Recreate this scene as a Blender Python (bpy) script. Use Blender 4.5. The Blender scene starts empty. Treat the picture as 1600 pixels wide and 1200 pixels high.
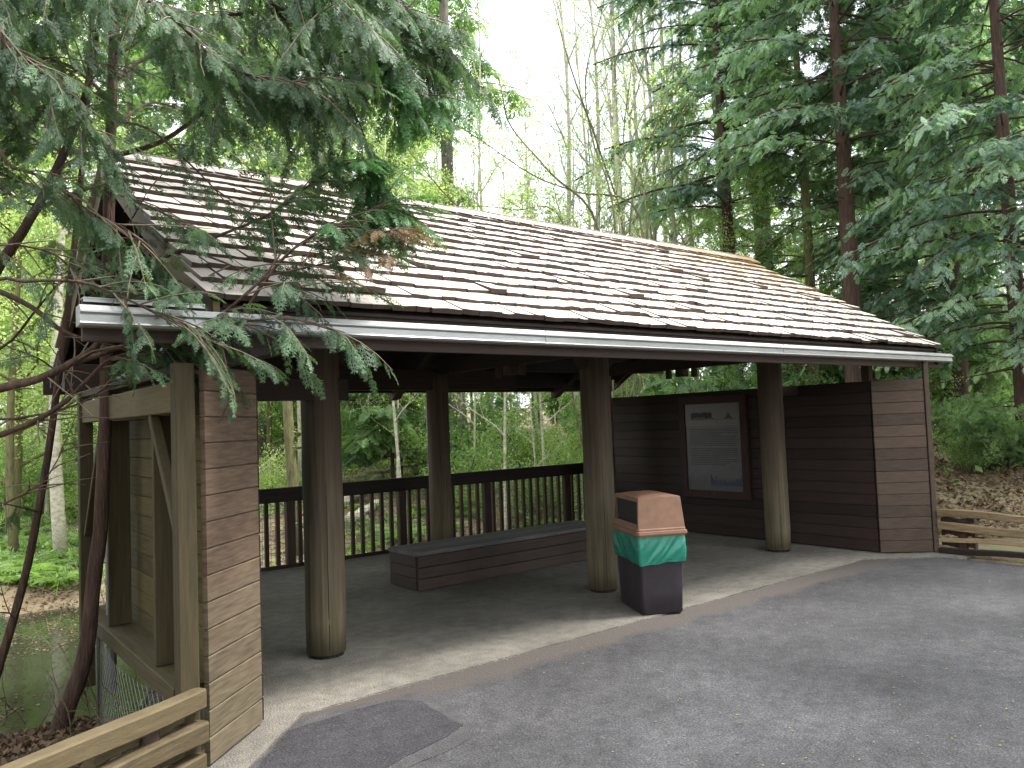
import bpy, math, random
import numpy as np
random.seed(7); rng = np.random.default_rng(11)
S = bpy.context.scene
COL = S.collection
R_ = math.radians

# ------------------------------------------------------------------ camera frame (solved from the vanishing points)
F_PX = 1224.0
POS = np.array([0.0, 0.0, 1.75])
def _ray(px, py):
    d = np.array([px-800.0, -(py-600.0), -F_PX]); return d/np.linalg.norm(d)
_a = _ray(2360, 603); _b0 = _ray(-160, 695)
_up = np.cross(_a, _b0); _up /= np.linalg.norm(_up)
if _up[1] < 0: _up = -_up
_b = np.cross(_up, _a)
CR = np.array([_a, _b, _up])
def W(px, py, d):
    return POS + CR @ (np.array([(px-800.0)/F_PX, -(py-600.0)/F_PX, -1.0])*d)
def G(px, py, z=0.0):
    d = CR @ _ray(px, py); return POS + d*((z-POS[2])/d[2])
FWD = CR @ np.array([0, 0, -1.0])
AZ0 = math.atan2(FWD[1], FWD[0])

# ------------------------------------------------------------------ ground height
def smooth(t):
    t = np.clip(t, 0, 1); return t*t*(3-2*t)
def vnoise(x, y, s=1.0, seed=0):
    x = np.asarray(x, float)*s; y = np.asarray(y, float)*s
    xi = np.floor(x); yi = np.floor(y); xf = smooth(x-xi); yf = smooth(y-yi)
    def h(i, j):
        v = np.sin(i*127.1+j*311.7+seed*74.7)*43758.5453; return v-np.floor(v)
    a = h(xi, yi)*(1-xf)+h(xi+1, yi)*xf; b = h(xi, yi+1)*(1-xf)+h(xi+1, yi+1)*xf
    return a*(1-yf)+b*yf-0.5
LN = np.array([-0.51, 0.86])
def height(x, y):
    x = np.asarray(x, float); y = np.asarray(y, float)
    r = np.hypot(x, y); az = np.degrees(np.arctan2(y, x)-AZ0); az = -((az+180) % 360-180)   # + to the right of the view
    zA = np.interp(r, [0, 4, 5, 6.6, 8.2, 9.5, 15, 17.5, 26, 45, 120], [-.06, -.12, -.16, -.28, -.9, -1.6, -1.6, -1.0, -.3, .6, 3.5])
    zB = np.interp(r, [0, 10.5, 12, 16, 22, 40, 120], [-.06, -.09, -.7, -.5, .4, 1.3, 4.0])
    zC = np.interp(r, [0, 10.5, 12, 18, 30, 120], [-.06, -.07, .05, .95, 1.5, 4.0])
    wA = 1-smooth((az+24)/7.0); wA = wA*smooth((az+150)/40)
    wC = smooth((az-15)/12.0)
    z = zB*(1-wC)+zC*wC
    z = z*(1-wA)+zA*wA
    n = vnoise(x, y, .9, 1)*.16+vnoise(x, y, 2.7, 2)*.07+vnoise(x, y, .25, 3)*.5*smooth((r-14)/20)
    z = z+n*smooth((r-4)/6)
    s = (x-.95)*LN[0]+(y-3.83)*LN[1]
    inside = smooth((.25-s)/.3)*smooth((4.9-y)/.3)*smooth((10.0-x)/.4)
    z = z*(1-inside)+(-.07)*inside
    shel = smooth((x-1.60)/.2)*smooth((10.1-x)/.2)*smooth((y-3.9)/.2)*smooth((10.0-y)/.2)
    z = np.where(shel > 0, np.minimum(z, -.1*shel+z*(1-shel)), z)
    return z
def hz(x, y): return float(height(x, y))

# ------------------------------------------------------------------ materials
def newmat(name):
    m = bpy.data.materials.new(name); m.use_nodes = True
    nt = m.node_tree; nt.nodes.clear()
    out = nt.nodes.new('ShaderNodeOutputMaterial')
    return m, nt, out
def N(nt, t, **kw):
    n = nt.nodes.new(t)
    for k, v in kw.items():
        if k in n.inputs.keys(): n.inputs[k].default_value = v
        else: setattr(n, k, v)
    return n
def ramp(nt, stops):
    r = nt.nodes.new('ShaderNodeValToRGB'); e = r.color_ramp.elements
    while len(e) > 1: e.remove(e[-1])
    e[0].position = stops[0][0]; e[0].color = (*stops[0][1], 1)
    for p, c in stops[1:]:
        q = e.new(p); q.color = (*c, 1)
    return r
def mat_basic(name, stops, scale=(4, 4, 4), noise=3.0, rough=.7, bump=.3, bscale=30, tint=0.0, metallic=0.0, spec=.4, detail=6, bdist=.01, tintcol=None):
    m, nt, out = newmat(name); L = nt.links.new
    tc = N(nt, 'ShaderNodeTexCoord'); mp = N(nt, 'ShaderNodeMapping'); mp.inputs['Scale'].default_value = scale
    L(tc.outputs['Object'], mp.inputs[0])
    no = N(nt, 'ShaderNodeTexNoise'); no.inputs['Scale'].default_value = noise; no.inputs['Detail'].default_value = detail
    no.inputs['Roughness'].default_value = .65
    L(mp.outputs[0], no.inputs['Vector'])
    fac = no.outputs['Fac']
    if tint:
        at = N(nt, 'ShaderNodeAttribute'); at.attribute_name = 'tint'
        ma = N(nt, 'ShaderNodeMath', operation='MULTIPLY_ADD'); ma.inputs[1].default_value = tint
        sb = N(nt, 'ShaderNodeMath', operation='SUBTRACT'); sb.inputs[1].default_value = .5
        L(at.outputs['Fac'], sb.inputs[0]); L(sb.outputs[0], ma.inputs[0]); L(fac, ma.inputs[2]); fac = ma.outputs[0]
    rp = ramp(nt, stops); L(fac, rp.inputs[0])
    p = N(nt, 'ShaderNodeBsdfPrincipled'); L(rp.outputs[0], p.inputs['Base Color'])
    p.inputs['Roughness'].default_value = rough; p.inputs['Metallic'].default_value = metallic
    p.inputs['Specular IOR Level'].default_value = spec
    if bump:
        n2 = N(nt, 'ShaderNodeTexNoise'); n2.inputs['Scale'].default_value = bscale; n2.inputs['Detail'].default_value = 5
        L(mp.outputs[0], n2.inputs['Vector'])
        bp = N(nt, 'ShaderNodeBump'); bp.inputs['Strength'].default_value = bump; bp.inputs['Distance'].default_value = bdist
        L(n2.outputs['Fac'], bp.inputs['Height']); L(bp.outputs[0], p.inputs['Normal'])
    L(p.outputs[0], out.inputs[0]); return m
def mat_leaf(name, dark, light, trans=.35, rough=.5, spec=.3):
    m, nt, out = newmat(name); L = nt.links.new
    at = N(nt, 'ShaderNodeAttribute'); at.attribute_name = 'tint'
    rp = ramp(nt, [(0, dark), (1, light)]); L(at.outputs['Fac'], rp.inputs[0])
    p = N(nt, 'ShaderNodeBsdfPrincipled'); L(rp.outputs[0], p.inputs['Base Color'])
    p.inputs['Roughness'].default_value = rough; p.inputs['Specular IOR Level'].default_value = spec
    t = N(nt, 'ShaderNodeBsdfTranslucent')
    mx = N(nt, 'ShaderNodeMix', data_type='RGBA', blend_type='MULTIPLY'); mx.inputs['Factor'].default_value = 1
    L(rp.outputs[0], mx.inputs['A']); mx.inputs['B'].default_value = (1.9, 2.2, 1.0, 1)
    L(mx.outputs['Result'], t.inputs['Color'])
    ms = N(nt, 'ShaderNodeMixShader'); ms.inputs[0].default_value = trans
    L(p.outputs[0], ms.inputs[1]); L(t.outputs[0], ms.inputs[2]); L(ms.outputs[0], out.inputs[0]); return m

M = {}
def bands(name, c_dark, c_light, scale, rough=.75, bump=.35, tint=.35, bscale=12):
    return mat_basic(name, [(.25, c_dark), (.5, tuple((a+b)/2 for a, b in zip(c_dark, c_light))), (.8, c_light)], scale=scale, noise=2.2, rough=rough, bump=bump, bscale=bscale, tint=tint, bdist=.004)
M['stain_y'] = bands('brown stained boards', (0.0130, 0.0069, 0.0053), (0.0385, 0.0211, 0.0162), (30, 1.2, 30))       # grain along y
def wing_mat():
    m, nt, out = newmat('tan brown boards, mildewed below'); L = nt.links.new
    tc = N(nt, 'ShaderNodeTexCoord'); mp = N(nt, 'ShaderNodeMapping'); mp.inputs['Scale'].default_value = (3, 3, 26); L(tc.outputs['Object'], mp.inputs[0])
    no = N(nt, 'ShaderNodeTexNoise'); no.inputs['Scale'].default_value = 2.4; no.inputs['Detail'].default_value = 7; L(mp.outputs[0], no.inputs['Vector'])
    at = N(nt, 'ShaderNodeAttribute'); at.attribute_name = 'tint'
    ma = N(nt, 'ShaderNodeMath', operation='MULTIPLY_ADD'); ma.inputs[1].default_value = .22; L(at.outputs['Fac'], ma.inputs[0]); L(no.outputs['Fac'], ma.inputs[2])
    a = ramp(nt, [(.35, (.056, .035, .022)), (.6, (.10, .064, .041)), (.85, (.145, .097, .064))]); b = ramp(nt, [(.35, (.050, .038, .021)), (.6, (.092, .072, .042)), (.85, (.13, .107, .066))])
    L(ma.outputs[0], a.inputs[0]); L(ma.outputs[0], b.inputs[0])
    n2 = N(nt, 'ShaderNodeTexNoise'); n2.inputs['Scale'].default_value = 3.5; n2.inputs['Detail'].default_value = 5; L(tc.outputs['Object'], n2.inputs['Vector'])
    sp = N(nt, 'ShaderNodeSeparateXYZ'); L(tc.outputs['Object'], sp.inputs[0])
    ad = N(nt, 'ShaderNodeMath', operation='MULTIPLY_ADD'); ad.inputs[1].default_value = 1.6; L(n2.outputs['Fac'], ad.inputs[0]); L(sp.outputs['Z'], ad.inputs[2])
    mr = N(nt, 'ShaderNodeMapRange'); mr.inputs[1].default_value = 1.1; mr.inputs[2].default_value = 2.1; mr.inputs[3].default_value = 1; mr.inputs[4].default_value = 0; L(ad.outputs[0], mr.inputs[0])
    mx = N(nt, 'ShaderNodeMix', data_type='RGBA'); L(mr.outputs[0], mx.inputs['Factor']); L(a.outputs[0], mx.inputs['A']); L(b.outputs[0], mx.inputs['B'])
    p = N(nt, 'ShaderNodeBsdfPrincipled'); p.inputs['Roughness'].default_value = .7; L(mx.outputs['Result'], p.inputs['Base Color'])
    bp = N(nt, 'ShaderNodeBump'); bp.inputs['Strength'].default_value = .3; bp.inputs['Distance'].default_value = .003; L(no.outputs['Fac'], bp.inputs['Height']); L(bp.outputs[0], p.inputs['Normal'])
    L(p.outputs[0], out.inputs[0]); return m
M['stain_w'] = wing_mat()
M['stain_wr'] = bands('red brown stained boards wing', (.046, .030, .022), (.105, .070, .050), (3, 3, 22), tint=.3)
M['fascia'] = bands('brown fascia board', (.040, .027, .023), (.080, .056, .047), (1.2, 22, 22))
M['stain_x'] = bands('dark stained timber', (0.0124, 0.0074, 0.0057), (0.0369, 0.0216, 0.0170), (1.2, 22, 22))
M['stain_v'] = bands('dark stained upright timber', (0.0281, 0.0164, 0.0109), (0.0780, 0.0468, 0.0312), (26, 26, 1.2))
M['olive_y'] = bands('olive weathered boards', (0.0473, 0.0365, 0.0142), (0.1170, 0.0888, 0.0356), (26, 1.3, 26))
M['olive_v'] = bands('olive weathered upright boards', (0.0333, 0.0250, 0.0101), (0.0732, 0.0546, 0.0230), (26, 26, 1.3))
M['bench_t'] = bands('grey worn bench planks', (0.0546, 0.0507, 0.0546), (0.1326, 0.1209, 0.1209), (1.4, 20, 20))
M['bench'] = bands('bench timber', (0.0281, 0.0184, 0.0143), (0.0714, 0.0485, 0.0367), (1.3, 22, 22))
M['cedar'] = bands('split cedar rails', (0.0439, 0.0316, 0.0138), (0.1154, 0.0880, 0.0439), (3, 3, 26), bump=.5)
M['cedar_pale'] = bands('pale split cedar rails', (0.1403, 0.0956, 0.0446), (0.3506, 0.2677, 0.1466), (22, 2, 22), bump=.5)
# cedar shakes: silver grey, warm where new, streaks down the slope
def shakes_mat(name, moss):
    m, nt, out = newmat(name); L = nt.links.new
    tc = N(nt, 'ShaderNodeTexCoord'); mp = N(nt, 'ShaderNodeMapping'); mp.inputs['Scale'].default_value = (42, 2.0, 2.0)
    L(tc.outputs['Object'], mp.inputs[0])
    no = N(nt, 'ShaderNodeTexNoise'); no.inputs['Scale'].default_value = 1.0; no.inputs['Detail'].default_value = 6; L(mp.outputs[0], no.inputs['Vector'])
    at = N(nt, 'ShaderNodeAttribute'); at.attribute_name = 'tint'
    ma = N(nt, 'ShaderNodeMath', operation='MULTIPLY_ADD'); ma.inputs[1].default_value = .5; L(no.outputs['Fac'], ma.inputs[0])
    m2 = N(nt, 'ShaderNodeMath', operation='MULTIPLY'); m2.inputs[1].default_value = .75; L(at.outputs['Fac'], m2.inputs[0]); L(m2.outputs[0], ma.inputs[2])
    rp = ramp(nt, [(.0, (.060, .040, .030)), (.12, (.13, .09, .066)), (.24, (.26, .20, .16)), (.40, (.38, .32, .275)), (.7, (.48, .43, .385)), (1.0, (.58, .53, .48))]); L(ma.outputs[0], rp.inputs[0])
    last = rp.outputs[0]
    n3 = N(nt, 'ShaderNodeTexNoise'); n3.inputs['Scale'].default_value = 3.0; n3.inputs['Detail'].default_value = 8; L(tc.outputs['Object'], n3.inputs['Vector'])
    # moss on the upper courses at the far end and along the ridge
    sp = N(nt, 'ShaderNodeSeparateXYZ'); L(tc.outputs['Object'], sp.inputs[0])
    mr = N(nt, 'ShaderNodeMapRange'); mr.inputs[1].default_value = 1.0; mr.inputs[2].default_value = 4.7; L(sp.outputs['X'], mr.inputs[0])
    mz = N(nt, 'ShaderNodeMapRange'); mz.inputs[1].default_value = 2.9; mz.inputs[2].default_value = 4.0; L(sp.outputs['Z'], mz.inputs[0])
    mm = N(nt, 'ShaderNodeMath', operation='MULTIPLY'); L(mr.outputs[0], mm.inputs[0]); L(mz.outputs[0], mm.inputs[1])
    gt = N(nt, 'ShaderNodeMath', operation='MULTIPLY'); L(mm.outputs[0], gt.inputs[0])
    nr = N(nt, 'ShaderNodeMapRange'); nr.inputs[1].default_value = .38; nr.inputs[2].default_value = .6; L(n3.outputs['Fac'], nr.inputs[0]); L(nr.outputs[0], gt.inputs[1])
    mx = N(nt, 'ShaderNodeMix', data_type='RGBA'); L(gt.outputs[0], mx.inputs['Factor']); L(last, mx.inputs['A']); mx.inputs['B'].default_value = (.26, .17, .06, 1)
    p = N(nt, 'ShaderNodeBsdfPrincipled'); L(mx.outputs['Result'], p.inputs['Base Color']); p.inputs['Roughness'].default_value = .62
    p.inputs['Specular IOR Level'].default_value = .45
    bp = N(nt, 'ShaderNodeBump'); bp.inputs['Strength'].default_value = .5; bp.inputs['Distance'].default_value = .004
    L(no.outputs['Fac'], bp.inputs['Height']); L(bp.outputs[0], p.inputs['Normal']); L(p.outputs[0], out.inputs[0]); return m
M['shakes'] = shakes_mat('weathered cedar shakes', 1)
M['metal'] = mat_basic('galvanised gutter', [(.3, (0.3366, 0.3446, 0.3446)), (.7, (0.4809, 0.4890, 0.4890))], scale=(1, 8, 8), noise=3, rough=.38, bump=.08, metallic=.55, spec=.5)
M['pipe'] = mat_basic('grey plastic downpipe', [(.3, (0.1540, 0.1610, 0.1610)), (.7, (0.2380, 0.2450, 0.2380))], noise=4, rough=.5, bump=.1)
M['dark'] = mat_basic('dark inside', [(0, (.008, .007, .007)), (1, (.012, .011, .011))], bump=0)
# log posts: dark brown above, paler and greener towards the foot; eave shade and lit foot painted in
def post_mat():
    m, nt, out = newmat('log posts with painted foot light'); L = nt.links.new
    tc = N(nt, 'ShaderNodeTexCoord'); mp = N(nt, 'ShaderNodeMapping'); mp.inputs['Scale'].default_value = (24, 24, .9); L(tc.outputs['Object'], mp.inputs[0])
    no = N(nt, 'ShaderNodeTexNoise'); no.inputs['Scale'].default_value = 1.5; no.inputs['Detail'].default_value = 7; L(mp.outputs[0], no.inputs['Vector'])
    a = ramp(nt, [(.3, (.038, .026, .016)), (.7, (.088, .061, .038))]); b = ramp(nt, [(.3, (.075, .060, .034)), (.7, (.155, .125, .072))])
    L(no.outputs['Fac'], a.inputs[0]); L(no.outputs['Fac'], b.inputs[0])
    sp = N(nt, 'ShaderNodeSeparateXYZ'); L(tc.outputs['Object'], sp.inputs[0])
    n2 = N(nt, 'ShaderNodeTexNoise'); n2.inputs['Scale'].default_value = 3; L(tc.outputs['Object'], n2.inputs['Vector'])
    ad = N(nt, 'ShaderNodeMath', operation='MULTIPLY_ADD'); ad.inputs[1].default_value = .8; L(n2.outputs['Fac'], ad.inputs[0]); L(sp.outputs['Z'], ad.inputs[2])
    mr = N(nt, 'ShaderNodeMapRange'); mr.inputs[1].default_value = .7; mr.inputs[2].default_value = 1.9; mr.inputs[3].default_value = 1; mr.inputs[4].default_value = 0
    L(ad.outputs[0], mr.inputs[0])
    mx = N(nt, 'ShaderNodeMix', data_type='RGBA'); L(mr.outputs[0], mx.inputs['Factor']); L(a.outputs[0], mx.inputs['A']); L(b.outputs[0], mx.inputs['B'])
    p = N(nt, 'ShaderNodeBsdfPrincipled'); p.inputs['Roughness'].default_value = .8; L(mx.outputs['Result'], p.inputs['Base Color'])
    bp = N(nt, 'ShaderNodeBump'); bp.inputs['Strength'].default_value = .6; bp.inputs['Distance'].default_value = .006
    L(no.outputs['Fac'], bp.inputs['Height']); L(bp.outputs[0], p.inputs['Normal']); L(p.outputs[0], out.inputs[0]); return m
M['post'] = post_mat()
def asphalt_mat(name, base, band=False):
    m, nt, out = newmat(name); L = nt.links.new
    tc = N(nt, 'ShaderNodeTexCoord')
    n1 = N(nt, 'ShaderNodeTexNoise'); n1.inputs['Scale'].default_value = .55; n1.inputs['Detail'].default_value = 5; n1.inputs['Roughness'].default_value = .6; L(tc.outputs['Object'], n1.inputs['Vector'])
    n2 = N(nt, 'ShaderNodeTexNoise'); n2.inputs['Scale'].default_value = 120; n2.inputs['Detail'].default_value = 3; L(tc.outputs['Object'], n2.inputs['Vector'])
    v = N(nt, 'ShaderNodeTexVoronoi'); v.inputs['Scale'].default_value = 75; L(tc.outputs['Object'], v.inputs['Vector'])
    n4 = N(nt, 'ShaderNodeTexNoise'); n4.inputs['Scale'].default_value = 9; n4.inputs['Detail'].default_value = 6; L(tc.outputs['Object'], n4.inputs['Vector'])
    b = np.array(base)
    r1 = ramp(nt, [(.32, tuple(b*.62)), (.5, tuple(b)), (.68, tuple(b*1.5))]); L(n1.outputs['Fac'], r1.inputs[0])
    r2 = ramp(nt, [(.3, (.45, .45, .45)), (.55, (1, 1, 1)), (.72, (1.9, 1.9, 1.9))]); L(n2.outputs['Fac'], r2.inputs[0])
    r4 = ramp(nt, [(.3, (.78, .78, .78)), (.7, (1.2, 1.2, 1.2))]); L(n4.outputs['Fac'], r4.inputs[0])
    mx = N(nt, 'ShaderNodeMix', data_type='RGBA', blend_type='MULTIPLY'); mx.inputs['Factor'].default_value = 1; L(r1.outputs[0], mx.inputs['A']); L(r2.outputs[0], mx.inputs['B'])
    mx4 = N(nt, 'ShaderNodeMix', data_type='RGBA', blend_type='MULTIPLY'); mx4.inputs['Factor'].default_value = 1; L(mx.outputs['Result'], mx4.inputs['A']); L(r4.outputs[0], mx4.inputs['B'])
    n5 = N(nt, 'ShaderNodeTexNoise'); n5.inputs['Scale'].default_value = .22; n5.inputs['Detail'].default_value = 3; L(tc.outputs['Object'], n5.inputs['Vector'])
    r5 = ramp(nt, [(.35, (.78, .78, .78)), (.65, (1.3, 1.3, 1.28))]); L(n5.outputs['Fac'], r5.inputs[0])
    mx5 = N(nt, 'ShaderNodeMix', data_type='RGBA', blend_type='MULTIPLY'); mx5.inputs['Factor'].default_value = 1; L(mx4.outputs['Result'], mx5.inputs['A']); L(r5.outputs[0], mx5.inputs['B'])
    col = mx5.outputs['Result']
    if band:
        # strip of paler, sanded asphalt beside the concrete floor
        sp = N(nt, 'ShaderNodeSeparateXYZ'); L(tc.outputs['Object'], sp.inputs[0])
        n3 = N(nt, 'ShaderNodeTexNoise'); n3.inputs['Scale'].default_value = 2.2; n3.inputs['Detail'].default_value = 4; L(tc.outputs['Object'], n3.inputs['Vector'])
        ad = N(nt, 'ShaderNodeMath', operation='MULTIPLY_ADD'); ad.inputs[1].default_value = .35; L(n3.outputs['Fac'], ad.inputs[0]); L(sp.outputs['Y'], ad.inputs[2])
        mr = N(nt, 'ShaderNodeMapRange'); mr.inputs[1].default_value = 4.60; mr.inputs[2].default_value = 4.72; L(ad.outputs[0], mr.inputs[0])
        mb = N(nt, 'ShaderNodeMix', data_type='RGBA'); L(mr.outputs[0], mb.inputs['Factor']); L(col, mb.inputs['A']); mb.inputs['B'].default_value = (.074, .064, .057, 1)
        col = mb.outputs['Result']
    p = N(nt, 'ShaderNodeBsdfPrincipled'); p.inputs['Roughness'].default_value = .82; p.inputs['Specular IOR Level'].default_value = .35; L(col, p.inputs['Base Color'])
    bp = N(nt, 'ShaderNodeBump'); bp.inputs['Strength'].default_value = .55; bp.inputs['Distance'].default_value = .008
    L(v.outputs['Distance'], bp.inputs['Height']); L(bp.outputs[0], p.inputs['Normal']); L(p.outputs[0], out.inputs[0]); return m
M['asphalt'] = asphalt_mat('asphalt', (.056, .055, .058), True)
M['patch'] = asphalt_mat('darker asphalt patch', (.031, .029, .033))
M['patch_rim'] = asphalt_mat('sanded seam', (0.0544, 0.0522, 0.0544))
M['concrete'] = asphalt_mat('exposed aggregate concrete', (.145, .134, .116))
M['floor_leaf'] = mat_basic('forest floor', [(.28, (0.0454, 0.0311, 0.0208)), (.42, (0.1102, 0.0804, 0.0467)), (.55, (0.1944, 0.1490, 0.0907)), (.66, (0.1296, 0.1555, 0.0583)), (.8, (0.0907, 0.1426, 0.0389))], scale=(1, 1, 1), noise=1.1, rough=.9, bump=.8, bscale=14, bdist=.05, detail=12)
M['litter'] = mat_leaf('dead leaves', (.035, .020, .013), (.19, .12, .075), .15, .7)
M['chaff'] = mat_leaf('fallen bud scales', (.12, .10, .04), (.27, .25, .11), .1, .7)
M['mossy'] = mat_basic('mossy rock', [(.3, (.06, .075, .025)), (.5, (.13, .17, .05)), (.75, (.22, .23, .15))], noise=5, rough=.9, bump=.8, bscale=25)
M['bark_red'] = mat_basic('red brown bark', [(.3, (.035, .020, .014)), (.55, (.075, .043, .032)), (.8, (.14, .085, .065))], scale=(8, 8, 1.4), noise=3, rough=.85, bump=1, bscale=8, bdist=.02)
M['bark_grey'] = mat_basic('grey bark', [(.3, (.07, .06, .045)), (.55, (.17, .155, .125)), (.8, (.26, .25, .20))], scale=(6, 6, 1), noise=3, rough=.9, bump=1, bscale=8, bdist=.03)
M['bark_moss'] = mat_basic('mossy bark', [(.3, (.06, .05, .028)), (.5, (.14, .13, .06)), (.75, (.18, .19, .06))], scale=(5, 5, 1), noise=3, rough=.9, bump=1, bscale=8, bdist=.03)
M['bark_pale'] = mat_basic('pale alder bark', [(.3, (.22, .20, .14)), (.55, (.44, .42, .32)), (.8, (.6, .58, .48))], scale=(3, 3, 5), noise=3, rough=.8, bump=.4, bscale=8)
M['twig'] = mat_basic('twig bark', [(.3, (.075, .052, .035)), (.7, (.19, .15, .105))], noise=8, rough=.8, bump=.3)
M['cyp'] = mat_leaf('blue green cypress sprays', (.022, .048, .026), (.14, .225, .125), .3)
M['cyp_b'] = mat_leaf('bright green cypress sprays', (.026, .068, .028), (.10, .22, .085), .3, .45, .4)
M['cyp_dead'] = mat_leaf('browned cypress sprays', (.09, .055, .028), (.24, .16, .08), .2)
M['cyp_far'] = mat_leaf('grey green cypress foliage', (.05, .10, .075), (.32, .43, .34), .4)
M['fir'] = mat_leaf('fir foliage', (.045, .09, .045), (.22, .32, .15), .42)
M['leaf'] = mat_leaf('fresh spring leaves', (.14, .19, .075), (.42, .49, .26), .58)
M['leaf_s'] = mat_leaf('shrub leaves', (.085, .145, .055), (.31, .40, .19), .5)
M['fern'] = mat_leaf('fern fronds', (.07, .12, .035), (.19, .28, .09), .4)
M['wire'] = mat_basic('wire', [(0, (.10, .10, .09)), (1, (.17, .17, .15))], rough=.5, metallic=.6, bump=0)
M['wire_pale'] = mat_basic('galvanised wire', [(0, (.33, .34, .33)), (1, (.45, .46, .45))], rough=.5, metallic=.3, bump=0)
M['bin'] = mat_basic('dark plastic bin', [(.3, (0.0168, 0.0126, 0.0168)), (.7, (0.0300, 0.0228, 0.0288))], noise=2, rough=.42, bump=.15, bscale=60, bdist=.002, spec=.5)
M['lid'] = mat_basic('tan plastic lid', [(.3, (0.16, 0.085, 0.052)), (.7, (0.22, 0.122, 0.078))], noise=2.5, rough=.5, bump=.15, bscale=60, bdist=.002)
M['bag'] = mat_basic('green plastic bag', [(.3, (.012, .15, .10)), (.7, (.022, .22, .155))], noise=3, rough=.24, bump=.35, bscale=16, spec=.6, bdist=.01)
M['paper'] = mat_basic('cream panel sheet', [(.3, (0.0816, 0.0816, 0.0694)), (.7, (0.0938, 0.0938, 0.0816))], noise=2, rough=.4, bump=0)
M['paper2'] = mat_basic('grey panel sheet', [(.3, (.062, .060, .058)), (.7, (.080, .078, .074))], noise=2, rough=.4, bump=0)
M['ink'] = mat_basic('panel print', [(.3, (.015, .015, .017)), (.7, (.03, .03, .033))], noise=9, rough=.5, bump=0)
M['ink_b'] = mat_basic('panel blue print', [(.3, (.04, .045, .09)), (.7, (.06, .07, .13))], noise=9, rough=.5, bump=0)
M['redwood'] = bands('red brown panel frame', (.026, .013, .010), (.058, .028, .021), (20, 20, 2))
def water_mat():
    m, nt, out = newmat('pond water'); L = nt.links.new
    p = N(nt, 'ShaderNodeBsdfPrincipled'); p.inputs['Base Color'].default_value = (.024, .028, .016, 1); p.inputs['Roughness'].default_value = .08
    p.inputs['IOR'].default_value = 1.33; p.inputs['Specular IOR Level'].default_value = .5
    tc = N(nt, 'ShaderNodeTexCoord'); n = N(nt, 'ShaderNodeTexNoise'); n.inputs['Scale'].default_value = 2.6; n.inputs['Detail'].default_value = 4; L(tc.outputs['Object'], n.inputs['Vector'])
    bp = N(nt, 'ShaderNodeBump'); bp.inputs['Strength'].default_value = .6; bp.inputs['Distance'].default_value = .02; L(n.outputs['Fac'], bp.inputs['Height'])
    L(bp.outputs[0], p.inputs['Normal']); L(p.outputs[0], out.inputs[0]); return m
M['water'] = water_mat()

# ------------------------------------------------------------------ mesh helpers
def tag(o, label=None, cat=None, group=None, kind=None):
    if label: o['label'] = label
    if cat: o['category'] = cat
    if group: o['group'] = group
    if kind: o['kind'] = kind
    return o
def link(o, parent=None):
    COL.objects.link(o)
    if parent: o.parent = parent
    return o
def empty(name, loc=(0, 0, 0)):
    o = bpy.data.objects.new(name, None); o.location = loc; o.empty_display_size = .2; return link(o)
def np_obj(name, V, Fq, mat, parent=None, tint=None, smooth_=False, origin=None):
    V = np.asarray(V, np.float32); Fq = np.asarray(Fq, np.int32)
    if origin is not None: V = V-np.asarray(origin, np.float32)
    me = bpy.data.meshes.new(name); k = Fq.shape[1]
    me.vertices.add(len(V)); me.vertices.foreach_set('co', V.ravel())
    me.loops.add(Fq.size); me.loops.foreach_set('vertex_index', Fq.ravel())
    me.polygons.add(len(Fq)); me.polygons.foreach_set('loop_start', np.arange(0, Fq.size, k, dtype=np.int32))
    me.polygons.foreach_set('loop_total', np.full(len(Fq), k, np.int32))
    if smooth_: me.polygons.foreach_set('use_smooth', np.ones(len(Fq), bool))
    if tint is not None:
        a = me.attributes.new('tint', 'FLOAT', 'POINT'); a.data.foreach_set('value', np.asarray(tint, np.float32))
    me.update(calc_edges=True); me.materials.append(mat)
    o = bpy.data.objects.new(name, me)
    if origin is not None and parent is None: o.location = origin
    return link(o, parent)
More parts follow.
